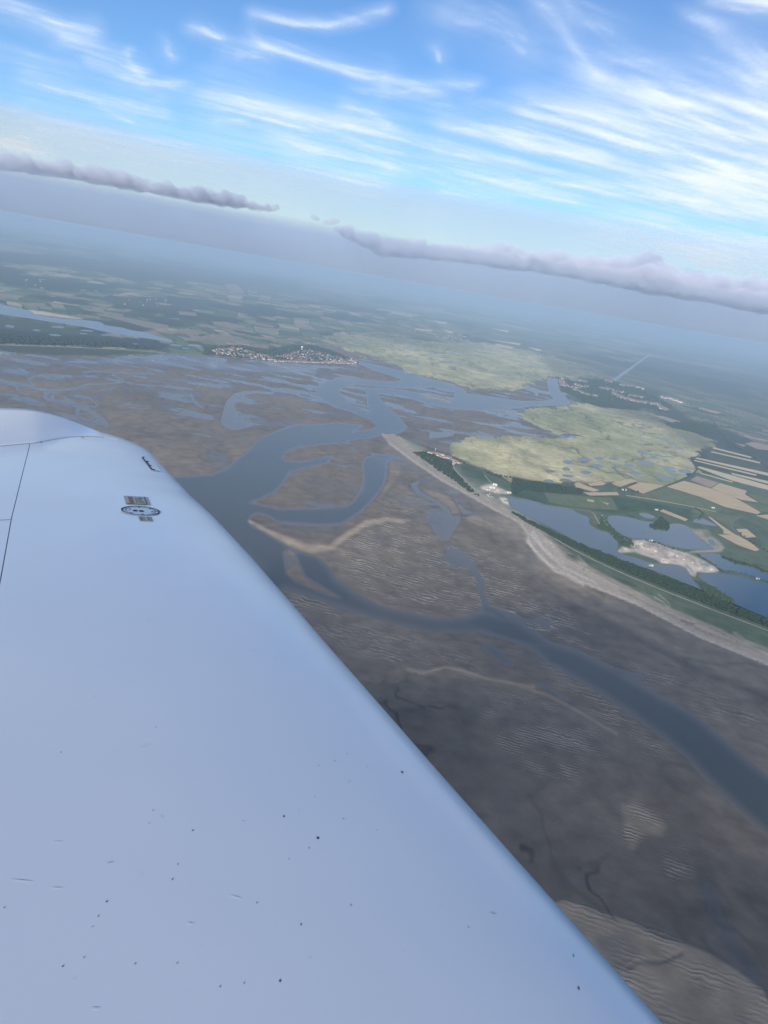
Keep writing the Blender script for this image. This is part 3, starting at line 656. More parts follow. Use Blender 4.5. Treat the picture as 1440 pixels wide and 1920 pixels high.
tag(region_object('tidal_flat', q_reg == FLAT, M_flat, attrs=(('wet', v_wet), ('ripple', v_rip), ('close', 1 - sstep(1700, 2300, GR)))), 'brown grey sand and mud flats of the bay at low tide', 'tidal flat', kind='structure')
tag(region_object('salt_marsh', q_reg == MARSH, M_marsh), 'yellow green salt marsh with winding creeks beyond the shingle spit', 'marsh', kind='structure')
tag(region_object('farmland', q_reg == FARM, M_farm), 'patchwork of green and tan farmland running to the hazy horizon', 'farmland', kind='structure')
tag(region_object('shingle_beach', q_reg == BEACH, M_beach), 'pale shingle beach curving along the outer side of the spit', 'beach', kind='structure')

def water_mat(name, deep, shallow=None, rough=0.12, bump=0.05, scale=0.08):
    m = mat(name, deep, rough, 0.5); nt = m.node_tree; b = nt.nodes['Principled BSDF']; b.inputs['IOR'].default_value = 1.33
    tc = nt.nodes.new('ShaderNodeTexCoord'); nz = nt.nodes.new('ShaderNodeTexNoise'); nz.inputs['Scale'].default_value = scale; nz.inputs['Detail'].default_value = 4
    nt.links.new(tc.outputs['Object'], nz.inputs['Vector'])
    bp = nt.nodes.new('ShaderNodeBump'); bp.inputs['Distance'].default_value = bump
    nt.links.new(nz.outputs[0], bp.inputs['Height']); nt.links.new(bp.outputs[0], b.inputs['Normal'])
    if shallow:
        a = nt.nodes.new('ShaderNodeAttribute'); a.attribute_name = 'depth'
        mr = nt.nodes.new('ShaderNodeMapRange'); mr.inputs[1].default_value = 0.0; mr.inputs[2].default_value = 2.0
        nt.links.new(a.outputs['Fac'], mr.inputs[0])
        mc = nt.nodes.new('ShaderNodeMix'); mc.data_type = 'RGBA'; mc.inputs['A'].default_value = (*shallow, 1); mc.inputs['B'].default_value = (*deep, 1)
        nt.links.new(mr.outputs[0], mc.inputs['Factor']); nt.links.new(mc.outputs['Result'], b.inputs['Base Color'])
    return m
M_estuary = water_mat('estuary_water', (0.076, 0.082, 0.068), (0.165, 0.145, 0.120), 0.25)
M_estuary.node_tree.nodes['Principled BSDF'].inputs['Specular IOR Level'].default_value = 0.36
M_lake = water_mat('lake_water', (0.022, 0.050, 0.062), None, 0.10)
M_pond = water_mat('pond_water', (0.10, 0.115, 0.105), None, 0.25)
q_wat = (q_reg == FLAT) & (hh[quads].min(axis=1) < 0)
tag(region_object('estuary_water', q_wat, M_estuary, z=0.0, attrs=(('depth', -hh),)), 'blue grey river channels winding through the tidal flats', 'water', kind='structure')

# the rest of the ground, away from the picture
ring = np.radians(np.concatenate([np.arange(-34, 44.1, 6), np.arange(44, 326.1, 6)[1:-1]]))
v, f = [(0, 0, -1.0)], []
wide_r = [ALT / math.tan(math.radians(d)) for d in (51.9, 35, 20, 10, 4, 0.9, 0.3)]
rings_a = np.radians(np.arange(44, 326.1, 6))
for rr_ in wide_r:
    for a in rings_a: v.append((rr_ * math.sin(a), rr_ * math.cos(a), -1.0))
na = len(rings_a)
for k in range(len(wide_r) - 1):
    for j in range(na - 1):
        p = 1 + k * na + j
        f.append((p, p + na, p + na + 1, p + 1))
for j in range(na - 1): f.append((0, 1 + j, 2 + j))
cap0 = len(v)
caps = np.radians(np.arange(-34, 44.1, 6))
for a in caps: v.append((wide_r[0] * math.sin(a), wide_r[0] * math.cos(a), -1.0))
for j in range(len(caps) - 1): f.append((0, cap0 + j, cap0 + j + 1))
tag(pydata('ground', v, f, noisy('bay_sand', (0.10, 0.09, 0.078), (0.16, 0.14, 0.115), 0.004)), 'sand flats and shore below and behind the aircraft', 'ground', kind='structure')

# ------------------------------------------------------------------ sheets: lakes, ponds, fields, roads
def smooth_poly(p, it=1):
    p = np.array([q[:2] for q in p], float)
    for _ in range(it):
        a = 0.75 * p + 0.25 * np.roll(p, -1, 0); b = 0.25 * p + 0.75 * np.roll(p, -1, 0)
        p = np.stack([a, b], 1).reshape(-1, 2)
    return p

def sheet(name, poly, z, m, label, cat, it=1, group=None):
    p = smooth_poly(poly, it) if it else np.array([q[:2] for q in poly], float)
    w = at(p[:, 0], p[:, 1], z)
    o = w.mean(0)
    ar = np.sum(w[:, 0] * np.roll(w[:, 1], -1) - np.roll(w[:, 0], -1) * w[:, 1])
    if ar < 0: w = w[::-1]
    ob = pydata(name, w - o, [tuple(range(len(w)))], m)
    ob.location = o
    return tag(ob, label, cat, group, 'structure')

lake_main = ZD((-25, 505), (0, 522), (100, 530), (190, 565), (330, 580), (370, 605), (440, 630), (430, 665), (480, 700), (560, 720), (600, 770), (590, 818), (620, 840), (700, 855), (780, 888), (890, 890), (970, 910),
               (1010, 965), (1030, 1000), (1090, 1060), (1150, 1090), (1240, 1117), (1254, 1100), (1160, 1045), (1150, 1028), (1090, 1000), (1040, 960), (1055, 945), (1150, 940), (1260, 956), (1390, 990), (1440, 1012), (1700, 1110),
               (1700, 1300), (1440, 1200), (1300, 1140), (1150, 1080), (1000, 1010), (850, 950), (770, 920), (560, 850), (520, 830), (400, 790), (300, 730), (200, 680), (100, 635), (0, 575), (-25, 545))
sheet('lake', lake_main, 2.7, M_lake, 'long blue gravel pit lake behind the wooded dune ridge', 'lake')
sheet('lake', ZD((540, 620), (600, 620), (690, 635), (720, 648), (795, 655), (800, 665), (770, 672), (775, 692), (870, 707), (885, 690), (880, 665), (960, 665), (1000, 690), (1060, 755), (1110, 788), (1140, 805), (1130, 812), (1000, 812), (940, 803), (880, 788), (800, 760), (740, 750), (660, 750), (600, 720), (560, 680), (535, 650)),
      2.7, M_lake, 'middle blue lake with a dark wooded point jutting into it', 'lake')
sheet('lake', ZD((1040, 835), (1100, 830), (1170, 835), (1180, 855), (1250, 890), (1330, 905), (1440, 950), (1600, 1010), (1600, 1050), (1440, 1002), (1380, 977), (1300, 952), (1230, 940), (1170, 920), (1120, 880)),
      2.7, M_lake, 'narrow blue lake beyond the gravel island, fringed with trees', 'lake')
sheet('lake', ZD((1010, 655), (1050, 630), (1110, 650), (1160, 682), (1130, 680), (1040, 662)), 2.7, M_pond, 'small grey pool between the field strips and the middle lake', 'lake')
sheet('lake', ZD((705, 606), (760, 605), (812, 628), (790, 640), (740, 632)), 2.7, M_pond, 'small pale pool above the middle lake', 'lake')
sheet('lake', ZN((905, 150), (950, 150), (970, 200), (945, 215), (900, 170)), 2.7, M_lake, 'tiny pool inside the sandy workings', 'lake')
sheet('lake', ZA((-300, 500), (0, 568), (80, 590), (180, 610), (190, 628), (270, 642), (400, 657), (480, 660), (570, 670), (590, 690), (680, 700), (740, 718), (830, 730), (880, 750), (980, 775), (960, 785), (870, 770), (760, 755), (640, 735), (560, 720), (480, 700), (380, 685), (250, 665), (130, 645), (0, 628), (-300, 580)),
      2.7, water_mat('far_lake_water', (0.045, 0.075, 0.095), None, 0.12), 'long pale blue lake on the far north shore', 'lake')

def ell(x, y, w, h, rot=0.12, n=9):
    out = []
    for k in range(n):
        a = 2 * math.pi * k / n; r_ = 0.85 + 0.3 * random.random()
        u_, v_ = 0.5 * w * r_ * math.cos(a), 0.5 * h * r_ * math.sin(a)
        out.append((x + u_ - v_ * 0.2, y + v_ + u_ * rot))
    return out
M_drypond = noisy('dry_pond_bed', (0.22, 0.18, 0.12), (0.30, 0.25, 0.17), 0.02)
for (x, y, w, h, dry) in ((315, 320, 60, 24, 0), (405, 305, 80, 20, 0), (490, 298, 60, 14, 0), (570, 300, 60, 16, 0), (305, 358, 50, 20, 0), (480, 340, 80, 22, 0), (590, 340, 60, 18, 0), (415, 377, 62, 24, 0), (215, 370, 60, 16, 1),
                          (315, 397, 70, 18, 0), (205, 425, 60, 20, 0), (300, 422, 66, 24, 1), (690, 380, 90, 22, 0), (660, 338, 50, 14, 0), (750, 325, 90, 18, 0), (735, 270, 60, 13, 0), (772, 256, 40, 10, 1), (868, 236, 40, 12, 1), (855, 408, 90, 24, 0),
                          (890, 368, 80, 13, 0), (905, 386, 70, 14, 0), (880, 350, 90, 13, 0), (970, 370, 80, 22, 0), (865, 310, 50, 10, 0), (790, 295, 60, 10, 0), (905, 265, 60, 10, 1), (770, 220, 50, 14, 1), (835, 185, 60, 9, 0), (895, 215, 60, 10, 0),
                          (940, 240, 50, 8, 0), (1003, 220, 50, 9, 1), (720, 305, 50, 12, 1), (800, 275, 60, 8, 0), (960, 188, 40, 7, 0), (730, 220, 50, 8, 0), (790, 160, 60, 8, 1), (715, 92, 60, 7, 0), (835, 285, 70, 7, 0), (890, 290, 60, 7, 0), (600, 68, 60, 8, 1)):
    p = Z(960, 760, 3, ell(x, y, w, h))
    sheet('pond', p, 1.9, M_drypond if dry else M_pond, 'drying bare pond bed in the salt marsh' if dry else 'small hunting pond in the yellow green salt marsh', 'pond', group='dry ponds of the marsh' if dry else 'ponds of the marsh')
for (x, y) in ((820, 415), (800, 432), (880, 430), (810, 450), (890, 455), (915, 480), (1010, 465), (1020, 480), (1100, 500), (1140, 540), (1240, 480), (1350, 480), (1300, 500), (1380, 500), (1000, 440), (1150, 470), (730, 440), (850, 440), (950, 465), (1060, 470), (1220, 520), (1330, 540), (1110, 450), (1180, 500), (1290, 465), (1400, 530)):
    sheet('pond', Z(400, 500, 3, ell(x, y, 42, 6, 0.05)), 1.9, M_pond, 'thin pale pond in the far green marsh', 'pond', group='ponds of the far marsh')
M_white = mat('white_sheeting', (0.55, 0.57, 0.58), 0.5, 0.4)
for (x, y, w, h) in ((57, 695, 60, 16), (205, 717, 50, 10), (325, 700, 70, 12), (310, 745, 70, 11), (470, 737, 50, 8), (590, 745, 50, 8), (490, 720, 80, 10), (70, 522, 40, 10), (235, 480, 30, 8), (295, 526, 40, 7), (468, 492, 40, 5), (540, 497, 25, 5), (150, 432, 25, 5), (245, 433, 25, 5),
                     (760, 798, 50, 14), (830, 528, 50, 5), (1100, 605, 40, 8), (1040, 820, 50, 8), (990, 802, 90, 12), (1095, 803, 90, 16), (620, 514, 20, 4), (985, 652, 60, 4), (1210, 768, 20, 4), (400, 292, 40, 5), (610, 298, 25, 4)):
    sheet('pond', Z(0, 380, 3, ell(x, y, w, h, 0.08)), 2.7, M_pond, 'pale pond among the far fields of the north shore', 'pond', group='ponds of the north shore')

M_wheat = noisy('ripe_wheat', (0.50, 0.385, 0.22), (0.60, 0.47, 0.285), 0.006, stretch=(1, 4, 1))
M_straw = noisy('pale_stubble', (0.58, 0.47, 0.29), (0.66, 0.55, 0.36), 0.008, stretch=(1, 5, 1))
M_soil = noisy('bare_brown_soil', (0.33, 0.25, 0.17), (0.41, 0.315, 0.22), 0.008, stretch=(3, 1, 1))
M_ley = noisy('mown_meadow', (0.11, 0.145, 0.065), (0.16, 0.185, 0.085), 0.008, stretch=(3, 1, 1))
M_soil_far = noisy('pale_brown_soil', (0.21, 0.175, 0.125), (0.28, 0.23, 0.165), 0.006, stretch=(3, 1, 1))
def fields(zf, polys, m, label, group, z=2.4):
    for k, q in enumerate(polys):
        sheet('field', zf(*q), z + 0.05 * k, m, label, 'field', it=0, group=group)
fields(ZD, [((350, 440), (372, 434), (492, 478), (460, 486), (360, 460)), ((440, 425), (505, 412), (510, 418), (445, 431)), ((425, 441), (490, 430), (530, 437), (515, 449), (440, 453)), ((400, 490), (590, 488), (605, 505), (440, 508)),
            ((560, 436), (670, 412), (705, 425), (610, 458), (575, 448)), ((650, 461), (720, 432), (862, 450), (735, 497)), ((420, 525), (465, 535), (460, 545), (425, 538)), ((500, 540), (545, 552), (540, 560)),
            ((830, 595), (850, 585), (990, 640), (975, 651)), ((1100, 625), (1120, 630), (1200, 690), (1272, 736), (1190, 720), (1188, 700)), ((1155, 725), (1270, 731), (1340, 770), (1392, 812), (1370, 821), (1280, 790)), ((1260, 695), (1320, 695), (1375, 740), (1310, 746)),
            ((1370, 620), (1440, 614), (1600, 610), (1600, 650), (1440, 642))], M_wheat, 'tan field between the marsh and the lakes', 'tan fields behind the spit')
fields(ZD, [((870, 457), (965, 424), (1010, 436), (1120, 468), (1240, 510), (1290, 540), (1400, 602), (1380, 612), (1200, 572), (1060, 515))], M_wheat, 'largest ripe tan field beside the marsh edge', None)
fields(ZD, [((1005, 420), (1040, 397), (1162, 434), (1118, 464))], M_soil, 'brown field at the corner of the large tan field', None)
fields(ZD, [((1122, 466), (1168, 436), (1322, 481), (1310, 501), (1387, 546), (1292, 532))], M_wheat, 'tan field with a stepped edge above the large tan field', None)
fields(ZD, [((1030, 345), (1060, 344), (1440, 450), (1700, 520), (1700, 545), (1440, 476), (1240, 424)), ((1050, 375), (1242, 430), (1240, 435), (1060, 384)), ((1030, 291), (1440, 380), (1700, 435), (1700, 450), (1440, 396), (1030, 299)), ((1020, 305), (1380, 390), (1370, 396), (1020, 311)),
            ((1230, 379), (1440, 426), (1700, 480), (1700, 494), (1440, 441), (1240, 389)), ((1130, 235), (1350, 290), (1340, 296), (1130, 243)), ((1120, 258), (1400, 320), (1395, 327), (1120, 264))], M_straw, 'long pale straw strip field beyond the marsh', 'pale strip fields beyond the marsh')
fields(ZD, [((785, 55), (850, 60), (960, 95), (900, 97)), ((1310, 215), (1350, 205), (1440, 225), (1500, 240), (1500, 258), (1380, 246)), ((1060, 10), (1180, 40), (1150, 48), (1050, 22)), ((1250, 210), (1320, 225), (1300, 232)), ((1300, 165), (1440, 195), (1440, 205), (1310, 178))], M_soil, 'reddish brown field near the tree lined road', 'brown fields near the tree lined road')
fields(ZD, [((1000, 600), (1040, 575), (1160, 605), (1290, 630), (1250, 640), (1230, 690), (1120, 625)), ((640, 515), (880, 465), (1060, 520), (1190, 575), (1160, 600), (1020, 570)), ((1320, 490), (1440, 520), (1440, 560), (1390, 545)), ((1280, 540), (1440, 570), (1440, 600), (1400, 598)), ((180, 490), (390, 510), (560, 520), (600, 590), (440, 580), (330, 570), (210, 545))],
       M_ley, 'green meadow between the tan fields and the lakes', 'meadows behind the spit', z=2.2)
fields(ZA, [((500, 622), (650, 635), (950, 690), (940, 705), (830, 705), (600, 640)), ((450, 590), (700, 630), (690, 638), (480, 605)), ((80, 560), (250, 565), (260, 580), (150, 580)), ((960, 720), (1070, 712), (1160, 735), (1080, 748)), ((1000, 610), (1100, 618), (1110, 638), (1010, 630)),
            ((1110, 680), (1170, 685), (1225, 700), (1190, 709)), ((1180, 668), (1270, 670), (1380, 695), (1370, 709), (1270, 698)), ((1060, 766), (1200, 738), (1350, 760), (1340, 771), (1220, 765), (1120, 779)), ((1230, 765), (1290, 765), (1425, 790), (1390, 798)), ((870, 560), (970, 570), (960, 579), (880, 572)),
            ((850, 720), (1000, 730), (960, 741)), ((0, 515), (40, 515), (50, 530), (0, 533)), ((1250, 725), (1370, 738), (1360, 746)), ((1370, 665), (1440, 675), (1440, 686)), ((540, 425), (650, 440), (620, 450)), ((960, 478), (1080, 490), (1180, 512), (1040, 500))], M_soil_far, 'tan field on the far north shore', 'tan fields of the north shore', z=2.5)
fields(ZB, [((0, 310), (180, 330), (170, 346), (90, 346), (0, 325)), ((170, 305), (350, 335), (330, 343), (200, 318)), ((335, 280), (370, 277), (440, 295), (350, 291)), ((0, 380), (150, 395), (225, 430), (100, 420), (0, 405)), ((200, 388), (420, 412), (390, 421), (240, 405)), ((350, 315), (480, 335), (640, 362), (560, 358), (420, 336)), ((240, 340), (380, 350), (350, 373), (230, 360)),
            ((400, 405), (440, 398), (500, 410), (490, 421), (420, 419)), ((220, 435), (320, 440), (300, 472), (180, 455)), ((460, 390), (550, 402), (540, 409)), ((60, 98), (130, 97), (180, 150), (100, 145)), ((350, 215), (450, 209), (480, 225), (400, 233)), ((0, 190), (130, 205), (100, 214)), ((60, 360), (190, 380), (150, 386))], M_soil_far, 'tan field inland of the far seaside town', 'tan fields inland of the far town', z=2.5)
fields(ZB, [((1130, 345), (1240, 358), (1220, 366), (1140, 356)), ((1280, 350), (1360, 368), (1340, 373)), ((1230, 305), (1320, 315), (1300, 323)), ((1370, 383), (1470, 387), (1440, 396))], M_wheat, 'sunlit yellow field beyond the far marsh', 'yellow fields beyond the far marsh', z=2.5)
fields(ZC, [((290, 189), (368, 205), (360, 211), (290, 196)), ((20, 91), (90, 100), (60, 106)), ((60, 127), (112, 142), (100, 146)), ((130, 150), (210, 158), (160, 162)), ((425, 203), (492, 216), (470, 221)), ((250, 170), (400, 190), (390, 196)), ((270, 125), (350, 135), (340, 142))], M_straw, 'sunlit straw field beyond the far marsh', 'straw fields beyond the far marsh', z=2.5)
sheet('field', ZD((725, 170), (785, 180), (770, 185), (735, 179)), 2.0, M_white, 'bright white sheeted plot in the marsh', 'field', it=0)

def ribbon(name, pts, width, z, m, label, cat):
    w = at([p[0] for p in pts], [p[1] for p in pts], z)
    # even spacing along a smooth path
    t = np.concatenate([[0], np.cumsum(np.linalg.norm(np.diff(w, axis=0), axis=1))])
    n = max(4, int(t[-1] / 40)); tt = np.linspace(0, t[-1], min(n, 220))
    c = np.stack([np.interp(tt, t, w[:, k]) for k in range(3)], 1)
    for _ in range(3): c[1:-1] = (c[:-2] + 2 * c[1:-1] + c[2:]) / 4
    d = np.gradient(c, axis=0); d /= np.linalg.norm(d, axis=1)[:, None] + 1e-9
    nrm = np.stack([-d[:, 1], d[:, 0], 0 * d[:, 0]], 1) * width / 2
    o = c.mean(0); a = c - nrm - o; b = c + nrm - o
    v = np.concatenate([a, b]); k = len(c)
    ob = pydata(name, v, [(i, i + 1, k + i + 1, k + i) for i in range(k - 1)], m)
    ob.location = o
    return tag(ob, label, cat, None, 'structure')
M_road = noisy('pale_road', (0.36, 0.33, 0.28), (0.43, 0.40, 0.34), 0.03)
M_tar = noisy('grey_road', (0.15, 0.15, 0.15), (0.20, 0.20, 0.19), 0.03)
ribbon('road', ZD((240, 748), (340, 810), (480, 880), (600, 935), (700, 980), (850, 1040), (1000, 1100), (1200, 1178), (1400, 1250), (1700, 1375)), 9, 3.1, M_road, 'pale coast road running between dune grass and the dark wood', 'road')
ribbon('road', ZM((770, 425), (790, 480), (850, 540), (920, 600), (980, 660), (1030, 720), (1110, 800)), 8, 3.1, M_road, 'pale lane from the hamlet down to the beach', 'road')
ribbon('road', [(903, 934), (930, 951), (960, 968), (1000, 990), (1040, 1010)], 6, 3.1, M_road, 'sandy track along the back of the shingle beach', 'road')
ribbon('road', ZM((870, 395), (960, 415), (1060, 445), (1120, 470), (1180, 490)), 9, 3.1, M_road, 'pale dyke road from the hamlet along the marsh', 'road')
ribbon('road', ZM((1130, 540), (1160, 580), (1200, 630), (1240, 660)), 6, 3.1, M_road, 'short track to the gravel works', 'road')
ribbon('road', ZD((640, 506), (800, 530), (1030, 573), (1150, 600)), 13, 3.1, M_straw, 'straight pale field road beyond the middle lake', 'road')
ribbon('road', ZD((-20, 512), (60, 522), (150, 545), (200, 567), (330, 580), (400, 585), (470, 598), (465, 625), (495, 668)), 6, 3.1, M_road, 'pale bank track round the long lake', 'road')
ribbon('road', ZD((505, 615), (520, 660), (560, 700), (620, 740), (670, 775)), 8, 3.1, M_road, 'causeway track between the long lake and the middle lake', 'road')
ribbon('road', ZD((995, 826), (1050, 820), (1120, 826), (1170, 828), (1185, 800), (1160, 775)), 9, 3.1, M_road, 'pale dam track between the middle lake and the narrow lake', 'road')
ribbon('road', ZD((1000, 912), (1010, 930), (1030, 960)), 8, 3.1, M_road, 'short sandy jetty track at the gravel island', 'road')
ribbon('road', ZD((1290, 625), (1240, 650), (1232, 680), (1260, 720), (1290, 740)), 10, 3.1, M_tar, 'grey bend of road between the tan fields', 'road')
ribbon('road', ZD((870, 452), (960, 420), (1020, 385), (1042, 360), (1035, 330), (1015, 305), (1060, 275), (1120, 235)), 12, 3.1, noisy('dyke_grass', (0.04, 0.06, 0.03), (0.07, 0.09, 0.04), 0.05), 'green dyke road curving round the marsh', 'road')
ribbon('road', [(-260, 642), (0, 646.5), (100, 649.5), (217, 654.5), (333, 663.5), (480, 673.5), (560, 679)], 30, 3.4, M_road, 'pale strand line at the foot of the far north shore', 'beach')
ribbon('canal', ZC((772, 356), (830, 316), (890, 272), (938, 238)), 75, 2.8, M_pond, 'straight pale canal running inland from the hillside town', 'canal')


# ------------------------------------------------------------------ haze and clouds
def volume_mat(name, color, density, aniso=0.0):
    m = bpy.data.materials.new(name); m.use_nodes = True; nt = m.node_tree
    nt.nodes.remove(nt.nodes['Principled BSDF'])
    vol = nt.nodes.new('ShaderNodeVolumePrincipled')
    vol.inputs['Color'].default_value = (*color, 1); vol.inputs['Density'].default_value = density; vol.inputs['Anisotropy'].default_value = aniso
    nt.links.new(vol.outputs[0], nt.nodes['Material Output'].inputs['Volume'])
    return m
HZ = 196000.0
hb = [(sx_ * HZ, sy_ * HZ, z) for z in (-6.0, 1003.0) for sx_, sy_ in ((-1, -1), (1, -1), (1, 1), (-1, 1))]
tag(pydata('haze', hb, [(3, 2, 1, 0), (4, 5, 6, 7), (0, 1, 5, 4), (1, 2, 6, 5), (2, 3, 7, 6), (3, 0, 4, 7)], volume_mat('haze_air', (0.52, 0.70, 0.90), HAZE_DENSITY)), 'thin blue haze over the bay and the land', 'haze', kind='stuff')

# high cirrus: one sheet at 9 km whose thickness follows the streaks of the sky
L_sky = np.zeros((MH, MW), np.float32)
rc = random.Random(77)
def cirrus(pts, w, a, zx=0, s=2.0):
    """one streak: a faint body and a sheaf of fine fibres that fan out along it"""
    q = np.array([(zx + p[0] / s, p[1] / s + 700) for p in pts])      # shifted into the map window
    def add(line, ww, aa):
        r_ = linemask(line, ww, 0.98, 1.0)
        if r_ is not None:
            sl, m = r_; L_sky[sl] = 1 - (1 - L_sky[sl]) * (1 - aa * m)
    add([tuple(p) for p in q], w * 1.9, a * 0.30)
    add([tuple(p) for p in q], w * 0.9, a * 0.26)
    t = np.concatenate([[0], np.cumsum(np.hypot(*np.diff(q, axis=0).T))]); L = t[-1]
    for k in range(int(8 + w * 1.3)):
        s0 = rc.uniform(-0.05, 0.75) * L; s1 = min(L * 1.1, s0 + L * rc.uniform(0.15, 0.6)); off = rc.gauss(0, 0.55) * w; fan = rc.uniform(-0.4, 0.9) * w * 0.7
        u_ = np.linspace(s0, s1, 7)
        x = np.interp(u_, t, q[:, 0]); y = np.interp(u_, t, q[:, 1])
        ww = rc.uniform(1.2, 2.8) + 0.07 * w
        line = [(x[i], y[i] + off + fan * (i / 6.0) ** 1.5 + rc.uniform(-0.8, 0.8), max(0.8, ww * math.sin(math.pi * (i + 0.7) / 7.4))) for i in range(7)]
        add(line, 1, a * rc.uniform(0.06, 0.32))
for pts, w, a in ((((-200, -60), (0, 20), (100, 50), (200, 90), (320, 110)), 13, .8), (((240, 150), (330, 175), (420, 200), (480, 215), (560, 265)), 9, .6), (((480, 185), (500, 230), (560, 265)), 6, .4), (((350, 232), (450, 275), (550, 300), (700, 312)), 8, .6),
                  (((110, 290), (250, 335), (400, 360), (620, 405)), 13, .65), (((-200, 180), (130, 240), (270, 265)), 14, .25), (((360, 390), (500, 440)), 5, .35), (((960, 60), (1100, 80), (1250, 90), (1440, 50)), 8, .6), (((740, 95), (850, 140)), 11, .5),
                  (((960, 130), (1010, 170), (1150, 210), (1300, 240), (1440, 265)), 12, .55), (((880, 200), (1020, 225)), 12, .4), (((620, 160), (660, 210)), 9, .3), (((820, 385), (950, 420), (1100, 450), (1260, 480), (1440, 520)), 24, .75), (((830, 455), (930, 455)), 6, .5),
                  (((1030, 510), (1200, 565), (1440, 610)), 13, .5), (((1100, 610), (1300, 660), (1440, 690)), 15, .35), (((1290, 400), (1360, 430), (1440, 470)), 7, .5), (((1330, 320), (1440, 340)), 9, .4), (((-200, 480), (0, 525), (100, 550), (170, 570)), 9, .5),
                  (((-300, 640), (100, 480), (600, 560), (1000, 620)), 60, .16)):
    cirrus(pts, w, a)
for pts, w, a in ((((900, 420), (1200, 520), (1700, 640)), 95, .35), (((570, 15), (650, 100), (720, 190), (790, 270)), 15, .75), (((600, -80), (700, 40), (850, 110)), 26, .35), (((240, 40), (400, 70), (520, 140)), 26, .4), (((1150, 60), (1250, 110)), 15, .35), (((1250, 0), (1440, 15), (1700, 30)), 14, .7), (((820, 225), (1000, 230), (1180, 250)), 11, .3),
                  (((0, 290), (180, 310), (330, 320)), 9, .5), (((0, 345), (200, 355)), 11, .35), (((150, 400), (400, 410)), 15, .2), (((200, 190), (220, 220)), 9, .25), (((550, 440), (750, 470), (950, 540), (1200, 610), (1440, 650), (1700, 690)), 24, .85),
                  (((250, 490), (400, 500), (600, 560), (800, 600)), 19, .65), (((0, 535), (150, 560), (300, 600), (500, 640)), 19, .55), (((0, 640), (150, 650), (250, 690), (450, 720), (700, 740)), 12, .6), (((300, 640), (500, 680), (900, 720), (1200, 750)), 16, .5),
                  (((850, 340), (1050, 400), (1250, 470), (1700, 600)), 38, .45), (((1050, 320), (1250, 380), (1700, 470)), 42, .45), (((1300, 280), (1440, 330), (1700, 360)), 46, .35), (((1300, 150), (1440, 250), (1700, 300)), 30, .3), (((900, 600), (1200, 690), (1700, 800)), 60, .5),
                  (((1000, 840), (1200, 890), (1600, 940)), 11, .4), (((900, 860), (1200, 920), (1700, 980)), 36, .4)):
    cirrus(pts, w, a, 720)
c_az = np.radians(np.arange(-38, 46.1, 0.12)); c_el = np.radians(np.concatenate([np.arange(3.4, 14, 0.075), np.arange(14, 30, 0.13)]))
CA, CE = np.meshgrid(c_az, c_el)
CR = 8000.0 / np.tan(CE)
CV = np.stack([(CR * np.sin(CA)).ravel(), (CR * np.cos(CA)).ravel(), np.full(CR.size, 9000.0)], 1)
cx_, cy_ = project(CV)
warp2 = fbm(CV[:, 0] / 3800, CV[:, 1] / 6200, 207, 5)
warp = fbm(CV[:, 0] / 5200, CV[:, 1] / 5200, 201, 4)
sx2 = np.clip(cx_ - X0 + (warp - 0.5) * 50, 0, MW - 1).astype(int); sy2 = np.clip(cy_ + 700 - Y0 + (warp2 - 0.5) * 30, 0, MH - 1).astype(int)
L_sky = blur(L_sky, 1)
dens = L_sky[sy2, sx2]
inside = (cx_ > X0 + 5) & (cx_ < X1 - 5) & (cy_ > -290) & (cy_ < 700)
bgd = 0.5 * sstep(0.5, 0.75, fbm(CV[:, 0] / 9000 + CV[:, 1] / 30000, CV[:, 1] / 22000, 203, 4))
dens = np.where(inside, dens, bgd)
fib = fbm((CV[:, 0] + 0.35 * CV[:, 1]) / 8000, (CV[:, 1] - 0.5 * CV[:, 0]) / 2600, 205, 6, 0.62)
dens = np.clip(dens * (0.42 + 0.95 * sstep(0.28, 0.78, fib)), 0, 0.97)
ci = np.arange(CR.size).reshape(CR.shape)
cq = np.stack([ci[:-1, :-1], ci[:-1, 1:], ci[1:, 1:], ci[1:, :-1]], -1).reshape(-1, 4)
m_ci = bpy.data.materials.new('cirrus_ice'); m_ci.use_nodes = True
nt = m_ci.node_tree; nt.nodes.remove(nt.nodes['Principled BSDF'])
tr = nt.nodes.new('ShaderNodeBsdfTransparent'); tl = nt.nodes.new('ShaderNodeBsdfTranslucent'); tl.inputs['Color'].default_value = (0.90, 0.97, 1.0, 1)
nv = nt.nodes.new('ShaderNodeCombineXYZ')                     # ice scatters the sunlight evenly, whatever the sheet's slope
for k in range(3): nv.inputs[k].default_value = -SUN_DIR[k]
nt.links.new(nv.outputs[0], tl.inputs['Normal'])
aa = nt.nodes.new('ShaderNodeAttribute'); aa.attribute_name = 'thickness'
mx = nt.nodes.new('ShaderNodeMixShader')
nt.links.new(aa.outputs['Fac'], mx.inputs[0]); nt.links.new(tr.outputs[0], mx.inputs[1]); nt.links.new(tl.outputs[0], mx.inputs[2])
nt.links.new(mx.outputs[0], nt.nodes['Material Output'].inputs['Surface'])
o = npmesh('cirrus_cloud', CV, cq, m_ci)
a = o.data.attributes.new('thickness', 'FLOAT', 'POINT'); a.data.foreach_set('value', dens.astype(np.float32))
tag(o, 'wispy white cirrus streaks high across the blue sky', 'cloud', kind='stuff')

